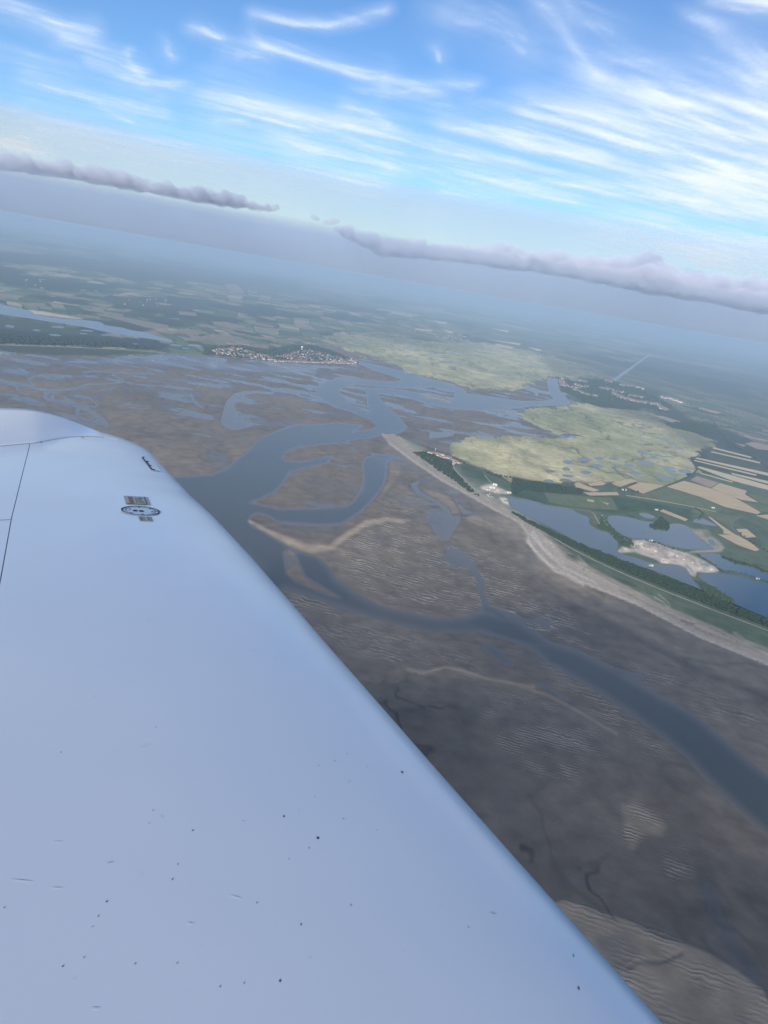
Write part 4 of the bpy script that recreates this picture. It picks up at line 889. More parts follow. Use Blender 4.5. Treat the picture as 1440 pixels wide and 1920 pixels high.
bm = bmesh.new(); bmesh.ops.create_icosphere(bm, subdivisions=2, radius=1.0)
ico_v = np.array([v.co[:] for v in bm.verts]); ico_f = np.array([[v.index for v in p.verts] for p in bm.faces]); bm.free()
def blob_cloud(name, blobs, voxel, m, label, group=None):
    vv = np.concatenate([ico_v * np.array(rad) + np.array(c) for c, rad in blobs])
    ff = np.concatenate([ico_f + k * len(ico_v) for k in range(len(blobs))])
    o = npmesh(name, vv, ff, m)
    md = o.modifiers.new('merge', 'REMESH'); md.mode = 'VOXEL'; md.voxel_size = voxel
    tx = bpy.data.textures.new(name + '_lumps', 'CLOUDS'); tx.noise_scale = voxel * 6; tx.noise_depth = 4
    dm = o.modifiers.new('lumps', 'DISPLACE'); dm.texture = tx; dm.strength = voxel * 4.5; dm.mid_level = 0.5; dm.texture_coords = 'GLOBAL'
    return tag(o, label, 'cloud', group, 'stuff')

def sky_at(x, y, dist):
    d = rays(x, y); return CAM + d * (dist / np.hypot(d[..., 0], d[..., 1]))[..., None]
top = np.array([(-300, 225), (-100, 270), (0, 287), (100, 295), (185, 312), (250, 320), (320, 335), (380, 352), (425, 357), (460, 380), (515, 384)], float)
bot = np.array([(-300, 260), (0, 314), (125, 332), (250, 355), (400, 382), (515, 397)], float)
M_cumulus = volume_mat('cumulus_vapour', (0.72, 0.76, 0.87), 0.0017)
def bank(top, bot, dist, seed, step=7):
    rn = random.Random(seed); out = []
    mpp = dist / FPX
    x = top[0][0]
    while x < top[-1][0]:
        yt = np.interp(x, top[:, 0], top[:, 1]); yb = np.interp(x, bot[:, 0], bot[:, 1])
        hgt = max(8.0, yb - yt) * (0.55 + 0.55 * float(vnoise(np.array([x / 38.0]), np.array([seed * 1.7]), 5)[0]))
        p = sky_at(x, yb - hgt * 0.3, dist + rn.uniform(-900, 900)); rad = hgt * 0.42 * mpp                # the flat based body
        out.append((Vector(p), (rad * 1.7, rad * 3.0, rad * 0.8)))
        for k in range(4):                                                                              # heads of many sizes above it
            u_ = rn.random(); y = yb - hgt * (0.35 + 0.55 * u_)
            rad = (3.0 + 8.5 * rn.random() ** 1.5) * mpp * (0.6 + hgt / 70)
            p = sky_at(x + rn.uniform(-8, 8), y, dist + rn.uniform(-1500, 300))
            out.append((Vector(p), (rad * 1.05, rad * 1.5, rad * 0.85)))
        x += step
    return out
blob_cloud('cumulus_cloud', bank(top, bot, 34000.0, 3), 75.0, M_cumulus, 'long grey violet cumulus bank low over the left horizon')
top2 = np.array([(640, 424), (720, 437), (790, 446), (870, 452), (1000, 463), (1100, 473), (1165, 474), (1190, 466), (1225, 466), (1262, 482), (1310, 502), (1440, 525), (1700, 570)], float)
bot2 = np.array([(640, 440), (720, 478), (870, 490), (1070, 518), (1220, 545), (1370, 570), (1440, 584), (1700, 635)], float)
blob_cloud('cumulus_cloud', bank(top2, bot2, 36000.0, 5, 8), 85.0, M_cumulus, 'broad grey cumulus bank with lit towers over the right horizon')
for (x, y, w) in ((592, 409, 6), (620, 415, 11), (655, 427, 9)):
    blob_cloud('cumulus_cloud', [(Vector(sky_at(x + random.uniform(-w, w), y + random.uniform(-2, 3), 34000.0)), (150 + 60 * random.random(), 260, 90)) for _ in range(5)], 60.0, M_cumulus,
               {592: 'smallest cumulus puff in the gap between the two cloud banks', 620: 'dark little cumulus puff beside the gap in the banks', 655: 'bright little cumulus puff at the start of the right bank'}[x])
# the cloud overhead and behind, out of the picture, that keeps the aircraft and the nearer flats in half shade
rs = random.Random(31)
over = [(Vector((rs.uniform(-6500, 8500), rs.uniform(-9800, SHADE_EDGE) + 250 * rs.random(), 2600 + rs.uniform(-60, 60))), (rs.uniform(700, 1300), rs.uniform(600, 1000), rs.uniform(150, 240))) for _ in range(150)]
blob_cloud('cumulus_cloud', over, 110.0, volume_mat('overhead_vapour', (0.99, 0.99, 1.0), SHADE_DENSITY), 'broad flat cloud overhead behind the aircraft')
# dim layers of cloud far off: a low one on the horizon and a thin tall veil behind it
def layer(r0, r1, z0, zf, zb, m, label):
    v, f = [], []
    fan = np.radians(np.arange(-44, 56.1, 4))
    for a in fan:
        for rr_, z in ((r0, z0), (r1, z0), (r1, zb), (r0, zf)):
            v.append((rr_ * math.sin(a), rr_ * math.cos(a), z))
    for k in range(len(fan) - 1):
        for j in range(4):
            f.append((4 * k + j, 4 * k + 4 + j, 4 * k + 4 + (j + 1) % 4, 4 * k + (j + 1) % 4))
    f += [(3, 2, 1, 0), tuple(4 * (len(fan) - 1) + j for j in range(4))]
    o = pydata('stratus_cloud', v, f, m)
    bm = bmesh.new(); bm.from_mesh(o.data); bmesh.ops.recalc_face_normals(bm, faces=bm.faces[:]); bm.to_mesh(o.data); bm.free()
    return tag(o, label, 'cloud', kind='stuff')
layer(26000, 63000, 1012.0, VEIL_TOP, VEIL_TOP + 900, volume_mat('stratus_vapour', (0.56, 0.68, 0.88), VEIL_DENSITY), 'dim grey layer of distant cloud lying on the horizon')
layer(66000, 110000, 1012.0, 7200.0, 13500.0, volume_mat('veil_vapour', (0.88, 0.82, 0.74), 1.5e-5), 'thin pale veil of far cloud above the horizon layer')

# ------------------------------------------------------------------ the wing
SC = 0.16 / 0.13
W_N = np.array([-0.0193227, 0.0994909, 0.99485084]); W_N /= np.linalg.norm(W_N)
W_S = np.array([-0.45869628, 0.88325654, -0.09723994]); W_S -= W_N * W_S.dot(W_N); W_S /= np.linalg.norm(W_S)
W_C = np.cross(W_S, W_N)
W_O = CAM + np.array([-0.83502594, 2.51470933, -0.93156842]) * SC           # on the skin, under the fuel cap
_dt = math.radians(0.9) - DIP
_rx = np.array([[1, 0, 0], [0, math.cos(_dt), -math.sin(_dt)], [0, math.sin(_dt), math.cos(_dt)]])
W_N, W_S, W_C, W_O = _rx @ W_N, _rx @ W_S, _rx @ W_C, CAM + _rx @ (W_O - CAM)
def wpt(s, c, n): return W_O + W_S * s + W_C * c + W_N * n
def to_wing(p):
    q = p - W_O; return np.array([q @ W_S, q @ W_C, q @ W_N])
def pix_at_s(x, y, s):
    """point on the sight line of a pixel at span station s, in wing coordinates"""
    d = rays(x, y); q = CAM - W_O
    t = (s - q @ W_S) / (d @ W_S)
    return to_wing(CAM + d * t)

M_paint = mat('white_wing_paint', (0.86, 0.90, 0.915), 0.2, 0.45)
nt = M_paint.node_tree; b = nt.nodes['Principled BSDF']
b.inputs['Coat Weight'].default_value = 0.0; b.inputs['Coat Roughness'].default_value = 0.06
tc = nt.nodes.new('ShaderNodeTexCoord'); nz = nt.nodes.new('ShaderNodeTexNoise'); nz.inputs['Scale'].default_value = 2.2; nz.inputs['Detail'].default_value = 5
rp = nt.nodes.new('ShaderNodeMapRange'); rp.inputs[1].default_value = 0.3; rp.inputs[2].default_value = 0.7; rp.inputs[3].default_value = 0.10; rp.inputs[4].default_value = 0.22
nt.links.new(tc.outputs['Object'], nz.inputs['Vector']); nt.links.new(nz.outputs[0], rp.inputs[0]); nt.links.new(rp.outputs[0], b.inputs['Roughness'])
nz2 = nt.nodes.new('ShaderNodeTexNoise'); nz2.inputs['Scale'].default_value = 1.1; nz2.inputs['Detail'].default_value = 2
bp = nt.nodes.new('ShaderNodeBump'); bp.inputs['Distance'].default_value = 0.010; bp.inputs['Strength'].default_value = 1.0
nt.links.new(tc.outputs['Object'], nz2.inputs['Vector']); nt.links.new(nz2.outputs[0], bp.inputs['Height']); nt.links.new(bp.outputs[0], b.inputs['Normal'])
dirt = nt.nodes.new('ShaderNodeTexNoise'); dirt.inputs['Scale'].default_value = 38; dirt.inputs['Detail'].default_value = 6
dr = nt.nodes.new('ShaderNodeValToRGB'); dr.color_ramp.elements[0].position = 0.70; dr.color_ramp.elements[0].color = (0.86, 0.90, 0.915, 1); dr.color_ramp.elements[1].position = 0.83; dr.color_ramp.elements[1].color = (0.70, 0.71, 0.71, 1)
nt.links.new(tc.outputs['Object'], dirt.inputs['Vector']); nt.links.new(dirt.outputs[0], dr.inputs[0]); nt.links.new(dr.outputs[0], b.inputs['Base Color'])
M_dark = mat('dark_gap', (0.03, 0.03, 0.035), 0.6)
M_seal = mat('grey_sealant', (0.30, 0.31, 0.32), 0.6)

CH = 1.16
def airfoil(x):
    x = np.clip(x, 0, 1)
    return 0.12 * 5 * (0.2969 * np.sqrt(x) - 0.126 * x - 0.3516 * x ** 2 + 0.2843 * x ** 3 - 0.1036 * x ** 4)
le_s = np.array([-3.7, -2.75, -2.05, -1.42, -0.47, 0.19, 0.60, 1.10, 1.60, 1.85, 1.99, 2.15, 2.30, 2.36]); le_c = np.array([0.343, 0.345, 0.348, 0.355, 0.370, 0.366, 0.345, 0.340, 0.337, 0.334, 0.318, 0.265, 0.190, 0.08])
x_ref = airfoil(0.31) * CH
def skin(s, c):
    le = np.interp(s, le_s, le_c); x = (le - c) / CH
    return airfoil(x) * CH - x_ref
wing = empty('aircraft_wing', tuple(map(float, wpt(-3.4, -0.2, -0.1))))
tag(wing, 'white low wing of a small aircraft in the foreground', 'aircraft wing')
inv_w = Matrix.Translation(-Vector(wing.location))
def wing_part(name, vw, f, m, smooth=True, parent=None):
    """part from vertices in wing coordinates (span, chord, normal)"""
    v = np.array([wpt(*p) for p in vw]) - np.array(wing.location)
    return pydata(name, v, f, m, parent or wing, smooth)

hinge_s = np.array([-3.7, -0.83, -0.06, 1.72, 2.36]); hinge_c = np.array([-0.68, -0.529, -0.497, -0.394, -0.358])
xs = np.concatenate([[0, .0015, .004, .0075, .012, .018, .026, .036, .05, .07, .09], np.linspace(.12, 1, 24)])
stations = np.concatenate([np.linspace(-3.7, 0.5, 40), np.linspace(0.6, 2.355, 40)])
def skin_strip(name, c_from, c_to, gap=0.0):
    """closed strip of wing between two chord lines (functions of s)"""
    vw, f = [], []; ncol = 34
    for s in stations:
        a, bb = c_from(s), c_to(s)
        t = np.linspace(0, 1, ncol) ** 1.6 if name == 'wing_skin' else np.linspace(0, 1, ncol)
        cs = a + (bb - a) * t
        up = [(s, c, float(skin(s, c))) for c in cs]
        le = np.interp(s, le_s, le_c)
        lo = [(s, c, float(-airfoil((le - c) / CH) * CH * 0.75 - x_ref)) for c in cs[::-1][:-1]]
        vw += up + (lo if name == 'wing_skin' else [(s, c, float(-airfoil((le - c) / CH) * CH * 0.75 - x_ref)) for c in cs[::-1]])
    n = len(vw) // len(stations)
    for i in range(len(stations) - 1):
        for j in range(n):
            a = i * n + j; bq = i * n + (j + 1) % n
            f.append((a, bq, bq + n, a + n))
    f.append(tuple(range(n))); f.append(tuple((len(stations) - 1) * n + k for k in range(n))[::-1])
    o = wing_part(name, vw, f, M_paint)
    o.data.set_sharp_from_angle(angle=math.radians(32))
    return o
skin_o = skin_strip('wing_skin', lambda s: np.interp(s, le_s, le_c) - 1e-5, lambda s: np.interp(s, hinge_s, hinge_c) + 0.0016)
flap_o = skin_strip('flap', lambda s: np.interp(s, hinge_s, hinge_c) - 0.0016, lambda s: np.interp(s, le_s, le_c) - CH * 0.995)

wing_part('hinge_gap', [(s, np.interp(s, hinge_s, hinge_c) + dc, float(skin(s, np.interp(s, hinge_s, hinge_c))) - 0.004) for s in stations for dc in (-0.02, 0.02)],
          [(2 * i, 2 * i + 1, 2 * i + 3, 2 * i + 2) for i in range(len(stations) - 1)], mat('hinge_shadow_gap', (0.12, 0.125, 0.13), 0.7))
gc = np.linspace(-0.50, -0.78, 12)
wing_part('flap_joint', [(-0.10 + ds, c, float(skin(-0.1, c)) + 0.0012) for c in gc for ds in (-0.003, 0.003)], [(2 * i, 2 * i + 1, 2 * i + 3, 2 * i + 2) for i in range(11)], M_seal)

def skin_hit(x, y, lift=0.0):
    """where the sight line of a pixel meets the wing skin, in wing coordinates"""
    d = rays(x, y); q = CAM - W_O
    e = np.array([q @ W_S, q @ W_C, q @ W_N]); w = np.array([d @ W_S, d @ W_C, d @ W_N])
    n = 0.0
    for _ in range(30):
        t = (n - e[2]) / w[2]; p = e + w * t
        n = float(skin(p[0], p[1]))
    p[2] = n + lift
    return p
def skin_frame(p, h=0.004):
    a = np.array([h, 0, float(skin(p[0] + h, p[1]) - skin(p[0] - h, p[1])) / 2]); c = np.array([0, h, float(skin(p[0], p[1] + h) - skin(p[0], p[1] - h)) / 2])
    return a / np.linalg.norm(a), c / np.linalg.norm(c)

# upturned tip: from the joint line out to the raised edge
jp = [(-60, 843), (0, 836), (57, 831), (75, 829), (120, 820), (155, 817.5), (190, 819), (222, 825)]
A = np.array([skin_hit(*p) for p in jp]); A[:, 2] += 0.001
edge = [(-60, 764, 2.12), (0, 764.5, 2.12), (42, 766, 2.15), (70, 769, 2.17), (105, 777, 2.22), (148, 794, 2.26), (190, 810.5, 2.26), (226, 823, 2.24)]
B = np.array([pix_at_s(*p) for p in edge])
tt = np.linspace(0, 1, len(A)); t2 = np.linspace(0, 1, 50)
def resample(P):
    out = np.stack([np.interp(t2, tt, P[:, k]) for k in range(3)], 1)
    for _ in range(10): out[1:-1] = (out[:-2] + 2 * out[1:-1] + out[2:]) / 4
    return out
A2, B2 = resample(A), resample(B)
vw, f, nrow = [], [], 16
for i in range(len(t2)):
    for j in range(nrow + 1):
        t = j / nrow
        p = A2[i] * (1 - t) + B2[i] * t
        p[2] -= 0.55 * (B2[i][2] - A2[i][2]) * t * (1 - t)                    # lies flat on the skin, then sweeps up
        vw.append(tuple(p))
    back = B2[i] + np.array([0.02, 0, -0.02]); vw.append(tuple(back)); vw.append(tuple(B2[i] + np.array([0.0, 0, -0.16])))
    vw.append(tuple(A2[i] + np.array([0.0, 0, -0.06])))
n = nrow + 4
for i in range(len(t2) - 1):
    for j in range(n):
        a_ = i * n + j; b_ = i * n + (j + 1) % n
        f.append((a_, a_ + n, b_ + n, b_))
f += [tuple(range(n)), tuple((len(t2) - 1) * n + k for k in range(n))[::-1]]
wing_part('wing_tip', vw, f, M_paint)
wing_part('tip_joint', [tuple(A2[i] + np.array([ds, 0, 0.0016])) for i in range(0, 44) for ds in (-0.016, -0.006)], [(2 * i, 2 * i + 1, 2 * i + 3, 2 * i + 2) for i in range(43)], M_seal)

def disc(name, p, r1, r2, m, lift=0.001, n=14, parent=None, jag=0.0, h=0.0008):
    e1, e2 = skin_frame(p); nn = np.cross(e1, e2); nn = nn if nn[2] > 0 else -nn
    vw = [tuple(p + nn * (lift + h))]
    for k in range(n):
        a_ = 2 * math.pi * k / n; q = 1 + jag * (random.random() - 0.5)
        vw.append(tuple(p + nn * lift + e1 * r1 * q * math.cos(a_) + e2 * r2 * q * math.sin(a_)))
    return wing_part(name, vw, [(0, 1 + k, 1 + (k + 1) % n) for k in range(n)], m, parent=parent)
def ring(name, p, ra, rb, m, lift, a0=0.0, a1=2 * math.pi, n=40, parent=None):
    e1, e2 = skin_frame(p); nn = np.cross(e1, e2); nn = nn if nn[2] > 0 else -nn
    vw, f = [], []
    for k in range(n + 1):
        a_ = a0 + (a1 - a0) * k / n
        d_ = e1 * math.cos(a_) + e2 * math.sin(a_)
        vw += [tuple(p + nn * lift + d_ * ra), tuple(p + nn * (lift + 0.0006) + d_ * rb)]
        if k: f.append((2 * k - 2, 2 * k - 1, 2 * k + 1, 2 * k))
    return wing_part(name, vw, f, m, parent=parent)
M_cap = mat('fuel_cap_alloy', (0.62, 0.66, 0.70), 0.25, 0.5, 0.2); M_navy = mat('dark_blue_ring', (0.02, 0.03, 0.05), 0.5); M_black = mat('black_slot', (0.006, 0.006, 0.008), 0.5)
cp = skin_hit(263.5, 958.3)
cap = disc('fuel_cap', cp, 0.079, 0.079, M_cap, 0.0015, 40, h=0.0005)
cap['label'] = 'round metal fuel cap with a dark rim and black slots'
ring('cap_rim', cp, 0.073, 0.080, M_navy, 0.0028, parent=cap)
ring('cap_seam', cp, 0.060, 0.0625, M_navy, 0.0029, parent=cap)
for (x, y, ra) in ((237.5, 955.5, 0.017), (291, 961.5, 0.017)):
    ring('cap_lug', skin_hit(x, y), ra - 0.003, ra, M_navy, 0.0031, n=20, parent=cap)
for x0_, x1_, yy in ((248.4, 258.4, 958.1), (260.2, 270.0, 958.9)):
    a_ = skin_hit(x0_, yy); b_ = skin_hit(x1_, yy + 0.4); c_ = (a_ + b_) / 2; c_[2] = skin(c_[0], c_[1])
    w_ = np.linalg.norm(b_ - a_) / 2
    disc('cap_slot', c_, 0.014, w_, M_black, 0.0032, 16, parent=cap)
for (x, y) in ((261, 951.8), (281.5, 954.8), (246, 962.6), (267, 965.3)):
    disc('cap_screw', skin_hit(x, y), 0.006, 0.006, M_navy, 0.0034, 8, parent=cap)
for (x, y) in ((77, 829.5), (155, 821)):
    disc('screw', skin_hit(x, y), 0.009, 0.009, M_navy, 0.003, 8)

def decal(name, corners, m, lift, parent=None):
    P = [skin_hit(*c, lift) for c in corners]
    return wing_part(name, [tuple(p) for p in P], [(0, 1, 2, 3)], m, False, parent)
def quad_in(c, u0, v0, u1, v1):
    c = np.array(c)
    g = lambda u_, v_: tuple((c[0] * (1 - u_) + c[1] * u_) * (1 - v_) + (c[3] * (1 - u_) + c[2] * u_) * v_)
    return [g(u0, v0), g(u1, v0), g(u1, v1), g(u0, v1)]
M_label = mat('cream_placard', (0.50, 0.49, 0.40), 0.5); M_red = mat('faded_red_print', (0.34, 0.17, 0.17), 0.6); M_ink = mat('grey_print', (0.16, 0.17, 0.17), 0.6); M_pale = mat('pale_grey_print', (0.30, 0.30, 0.27), 0.6)
c1 = [(231.6, 930.0), (276.9, 932.5), (283.4, 947.8), (236.3, 945.8)]
pl = decal('placard', c1, M_label, 0.002); pl['label'] = 'larger cream placard with red and black print above the fuel cap'
decal('print', quad_in(c1, 0.16, 0.12, 0.33, 0.88), M_red, 0.0032, pl)
decal('print', quad_in(c1, 0.44, 0.2, 0.50, 0.8), M_pale, 0.0032, pl)
for (u0, v0, u1, v1) in ((0.57, 0.18, 0.72, 0.27), (0.57, 0.27, 0.60, 0.40), (0.66, 0.27, 0.69, 0.42), (0.57, 0.48, 0.60, 0.74), (0.60, 0.66, 0.72, 0.74), (0.64, 0.48, 0.67, 0.60), (0.72, 0.70, 0.76, 0.84)):
    decal('print', quad_in(c1, u0, v0, u1, v1), M_ink, 0.0032, pl)
decal('print', quad_in(c1, 0.82, 0.04, 0.87, 0.96), M_ink, 0.0032, pl)
decal('print', quad_in(c1, 0.04, 0.93, 0.80, 0.99), M_ink, 0.0032, pl)
c2 = [(258.8, 969.0), (283.8, 970.0), (287.6, 977.9), (262.4, 977.2)]
pl2 = decal('placard', c2, M_label, 0.002); pl2['label'] = 'smaller cream placard with grey bars below the fuel cap'
for (u0, u1, m_) in ((0.06, 0.12, M_pale), (0.17, 0.24, M_ink), (0.34, 0.40, M_pale), (0.66, 0.74, M_ink), (0.84, 0.91, M_pale)):
    decal('print', quad_in(c2, u0, 0.06, u1, 0.94), m_, 0.0032, pl2)

# landing light cover at the leading edge: a clear pane with a dark clip rail along its inner side
def tube(name, pts, r_, m, parent=None, n=6):
    P = [np.array(wpt(*p)) - np.array(wing.location) for p in pts]
    v, f = [], []
    for i, p in enumerate(P):
        d_ = P[min(i + 1, len(P) - 1)] - P[max(i - 1, 0)]; d_ /= np.linalg.norm(d_)
        a_ = np.cross(d_, [0.3, 0.2, 0.9]); a_ /= np.linalg.norm(a_); b_ = np.cross(d_, a_)
        v += [p + r_ * (a_ * math.cos(2 * math.pi * k / n) + b_ * math.sin(2 * math.pi * k / n)) for k in range(n)]
    for i in range(len(P) - 1):
        for k in range(n): f.append((i * n + k, i * n + (k + 1) % n, (i + 1) * n + (k + 1) % n, (i + 1) * n + k))
    f += [tuple(range(n))[::-1], tuple(range((len(P) - 1) * n, len(P) * n))]
    return pydata(name, v, f, m, parent or wing, True)
rail_px = [(270, 857.5), (266.8, 858.6), (273, 866), (279, 873.5), (284.5, 880.5), (290.5, 882)]
lamp = tube('light_cover_rail', [tuple(skin_hit(x, y, 0.003)) for x, y in rail_px], 0.0030, M_navy)
for (xa, ya, xb, yb) in ((273.2, 865.8, 279, 866.8), (279, 873, 284.5, 874)):
    tube('clip', [tuple(skin_hit(xa, ya, 0.003)), tuple(skin_hit(xb, yb, 0.003))], 0.0028, M_navy, lamp)
pane = [tuple(skin_hit(x, y, 0.004)) for x, y in ((274, 861), (288, 868), (297.5, 876), (302, 884.5), (292, 883.5), (285, 880))]
wing_part('light_cover', pane, [tuple(range(len(pane)))], mat('light_cover_acrylic', (0.86, 0.88, 0.90), 0.08, 0.6), False)

# insect marks and grime on the paint
M_speck = mat('insect_mark', (0.05, 0.05, 0.06), 0.7); M_smear = mat('grime_smear', (0.74, 0.76, 0.77), 0.5); M_faint = mat('faint_insect_mark', (0.40, 0.41, 0.42), 0.6)
specks = [(96, 540, 3), (227, 622, 4), (224, 719, 3), (585, 528, 3), (665, 645, 3), (957, 243, 3), (910, 294, 3), (294, 312, 2), (347, 288, 2), (557, 130, 2), (444, 783, 2.5), (573, 840, 4), (636, 820, 2.5), (558, 889, 2.5), (722, 915, 5), (666, 1043, 3.5), (646, 1099, 3.5),
          (1064, 862, 5), (1191, 943, 8), (1158, 982, 3.5), (1082, 1023, 3.5), (1194, 672, 4), (1255, 655, 3.5), (1300, 628, 2.5), (1186, 499, 3), (1287, 872, 3.5), (1157, 725, 2.5), (912, 880, 3), (400, 1182, 5), (367, 1238, 4), (962, 1188, 3.5), (1315, 1197, 4.5), (1128, 1270, 4.5),
          (824, 1503, 4.5), (914, 1490, 4), (1050, 1480, 5), (235, 1425, 4), (313, 1393, 4), (663, 1415, 4), (1413, 914, 3.5), (1508, 696, 7), (206, 1870, 3), (1756, 1280, 4), (2150, 1386, 5), (2170, 1508, 5), (1180, 790, 2.5), (490, 1033, 3), (1375, 677, 2.5), (1430, 767, 2.5), (345, 1278, 3), (505, 1417, 3.5), (14, 1206, 4)]
for (x, y, r_) in [q for k, q in enumerate(specks) if q[2] >= 3.5 or k % 2]:
    X, Y = x / 2, 1100 + y / 2
    p = skin_hit(X, Y); dist = np.linalg.norm(np.array(wpt(*p)) - CAM)
    rr_ = 0.30 * r_ * dist / FPX
    disc('speck', p, rr_ * random.uniform(1.0, 2.0), rr_, M_speck if r_ >= 5 or random.random() < 0.25 else M_faint, 0.0008, 8, jag=0.6, h=0.0012)
for (xa, ya, xb, yb, w_) in ((40, 1100, 120, 1108, 1.8), (190, 1131, 232, 1133, 1.6), (400, 1040, 425, 1033, 2.2), (860, 1158, 905, 1173, 1.6), (338, 1584, 372, 1585, 1.6), (195, 958, 232, 958, 1.5), (700, 1262, 725, 1268, 1.8), (1836, 1224, 1862, 1232, 2.2)):
    a_, b_ = np.array(skin_hit(xa / 2, 1100 + ya / 2)), np.array(skin_hit(xb / 2, 1100 + yb / 2))
    d_ = (b_ - a_); d_ /= np.linalg.norm(d_); s_ = np.cross([0, 0, 1], d_) * w_ * 0.5 * 1.3 / FPX
    P = [a_ - s_ * 0.3, (a_ + b_) / 2 - s_, b_ - s_ * 0.4, b_ + s_ * 0.4, (a_ + b_) / 2 + s_, a_ + s_ * 0.3]
    for q in P: q[2] = float(skin(q[0], q[1])) + 0.0014
    wing_part('smear', [tuple(q) for q in P], [tuple(range(6))], M_faint if w_ > 2.0 else M_smear, False)


ORD = ['first', 'second', 'third', 'fourth', 'fifth', 'sixth', 'seventh', 'eighth', 'ninth', 'tenth', 'eleventh', 'twelfth', 'thirteenth', 'fourteenth', 'fifteenth', 'sixteenth', 'seventeenth', 'eighteenth',
       'nineteenth', 'twentieth', 'twenty-first', 'twenty-second', 'twenty-third', 'twenty-fourth', 'twenty-fifth', 'twenty-sixth']
def ranks(pts):
    """order of points from left to right in the photograph"""
    o = sorted(range(len(pts)), key=lambda i: pts[i][0]); r_ = [0] * len(pts)
    for k, i in enumerate(o): r_[i] = k
    return r_
# ------------------------------------------------------------------ woods, trees
M_leaf = [noisy('foliage_%s' % n_, a_, b_, 0.25, 0.9, 0.15) for n_, a_, b_ in (('dark', (0.018, 0.036, 0.014), (0.034, 0.060, 0.022)), ('mid', (0.030, 0.054, 0.020), (0.050, 0.082, 0.030)), ('pine', (0.014, 0.028, 0.016), (0.024, 0.042, 0.022)))]
M_bark = mat('bark', (0.09, 0.07, 0.05), 0.9)
def crown_mesh(name, sub, seed, squash=0.85):
    rn = random.Random(seed); bm = bmesh.new()
    bmesh.ops.create_icosphere(bm, subdivisions=sub, radius=1.0)
    for v in bm.verts:
        v.co *= rn.uniform(0.68, 1.22); v.co.z = v.co.z * squash
        if v.co.z < -0.35: v.co.z = -0.35 - 0.3 * (abs(v.co.z) - 0.35)
    me = bpy.data.meshes.new(name); bm.to_mesh(me); bm.free(); return me
crowns = [crown_mesh('crown', 2, 40 + k) for k in range(4)]
low = [crown_mesh('crown_low', 1, 60 + k) for k in range(5)]
low_np = [(np.array([v.co[:] for v in m_.vertices]), np.array([p.vertices[:] for p in m_.polygons])) for m_ in low]
inside_poly = inside_px
def scatter(poly, spacing, seed):
    rg = np.random.default_rng(seed)
    w = at([p[0] for p in poly], [p[1] for p in poly], 2.0)[:, :2]
    lo, hi = w.min(0), w.max(0)
    n = int((hi[0] - lo[0]) * (hi[1] - lo[1]) / spacing ** 2)
    p = rg.uniform(lo, hi, (min(n, 400000), 2))
    return p[inside_poly(p[:, 0], p[:, 1], w)]
def woodland(poly, spacing, size, m, label, seed, most=5000, z=2.0):
    p = scatter(poly, spacing, seed); rg = np.random.default_rng(seed + 1)
    if len(p) > most: p = p[rg.choice(len(p), most, replace=False)]
    vs_, fs_, off = [], [], 0
    for k in range(len(p)):
        bv, bf = low_np[k % len(low_np)]
        s = size * rg.uniform(0.6, 1.35); a_ = rg.uniform(0, 6.28)
        c_, s_ = math.cos(a_), math.sin(a_)
        q = np.stack([(bv[:, 0] * c_ - bv[:, 1] * s_) * s, (bv[:, 0] * s_ + bv[:, 1] * c_) * s, bv[:, 2] * s * rg.uniform(0.8, 1.3)], 1)
        q += np.array([p[k, 0], p[k, 1], z + s * 0.5]); vs_.append(q); fs_.append(bf + off); off += len(bv)
    o = npmesh('woodland', np.concatenate(vs_), np.concatenate(fs_), m, smooth=False)
    return tag(o, label, 'wood', kind='stuff')
woodland(ZD((-20, 590), (100, 652), (300, 748), (520, 838), (770, 932), (1000, 1022), (1300, 1152), (1500, 1237), (1500, 1272), (1200, 1158), (1000, 1083), (700, 963), (480, 866), (240, 743), (60, 648)), 8, 6.0, M_leaf[0], 'dark strip of wood between the coast road and the long lake', 1, 4500)
woodland(ZM((325, 292), (480, 290), (620, 345), (750, 405), (780, 490), (880, 600), (1000, 720), (1090, 800), (960, 735), (800, 615), (620, 505), (480, 400)), 11, 6.0, M_leaf[0], 'dark scrub wood on the seaward side of the hamlet', 2, 3500)
woodland(ZD((0, 432), (120, 428), (250, 452), (400, 478), (390, 500), (200, 492), (60, 475), (0, 505)), 10, 6.5, M_leaf[0], 'belt of trees between the marsh and the long lake', 3, 2500)
woodland(ZD((778, 674), (805, 660), (840, 628), (878, 662), (884, 690), (868, 704), (778, 690)), 8, 5.5, M_leaf[0], 'dark wooded point in the middle lake', 4)
woodland(ZD((1035, 990), (1090, 1003), (1150, 1030), (1160, 1047), (1250, 1102), (1240, 1114), (1150, 1090), (1092, 1058)), 8, 5.0, M_leaf[1], 'narrow wooded island tongue in the long lake', 5)
woodland(ZD((1182, 852), (1250, 886), (1330, 902), (1440, 947), (1440, 935), (1330, 892), (1250, 872)), 9, 5.0, M_leaf[0], 'tree fringe along the far shore of the narrow lake', 6)
woodland(ZD((505, 625), (560, 690), (600, 722), (665, 757), (690, 790), (640, 795), (600, 765), (545, 712), (480, 690)), 10, 5.0, M_leaf[1], 'scrub on the causeway between the two lakes', 7)
woodland(ZD((855, 102), (990, 95), (1150, 120), (1150, 150), (1070, 165), (900, 125)), 15, 9.0, M_leaf[0], 'square dark plantation beyond the marsh', 8, 4000)
woodland(ZC((560, 345), (760, 342), (900, 380), (1035, 452), (1015, 485), (900, 458), (740, 458), (640, 420), (570, 388)), 22, 11.0, M_leaf[0], 'wooded hillside among the houses of the far right town', 9, 5000)
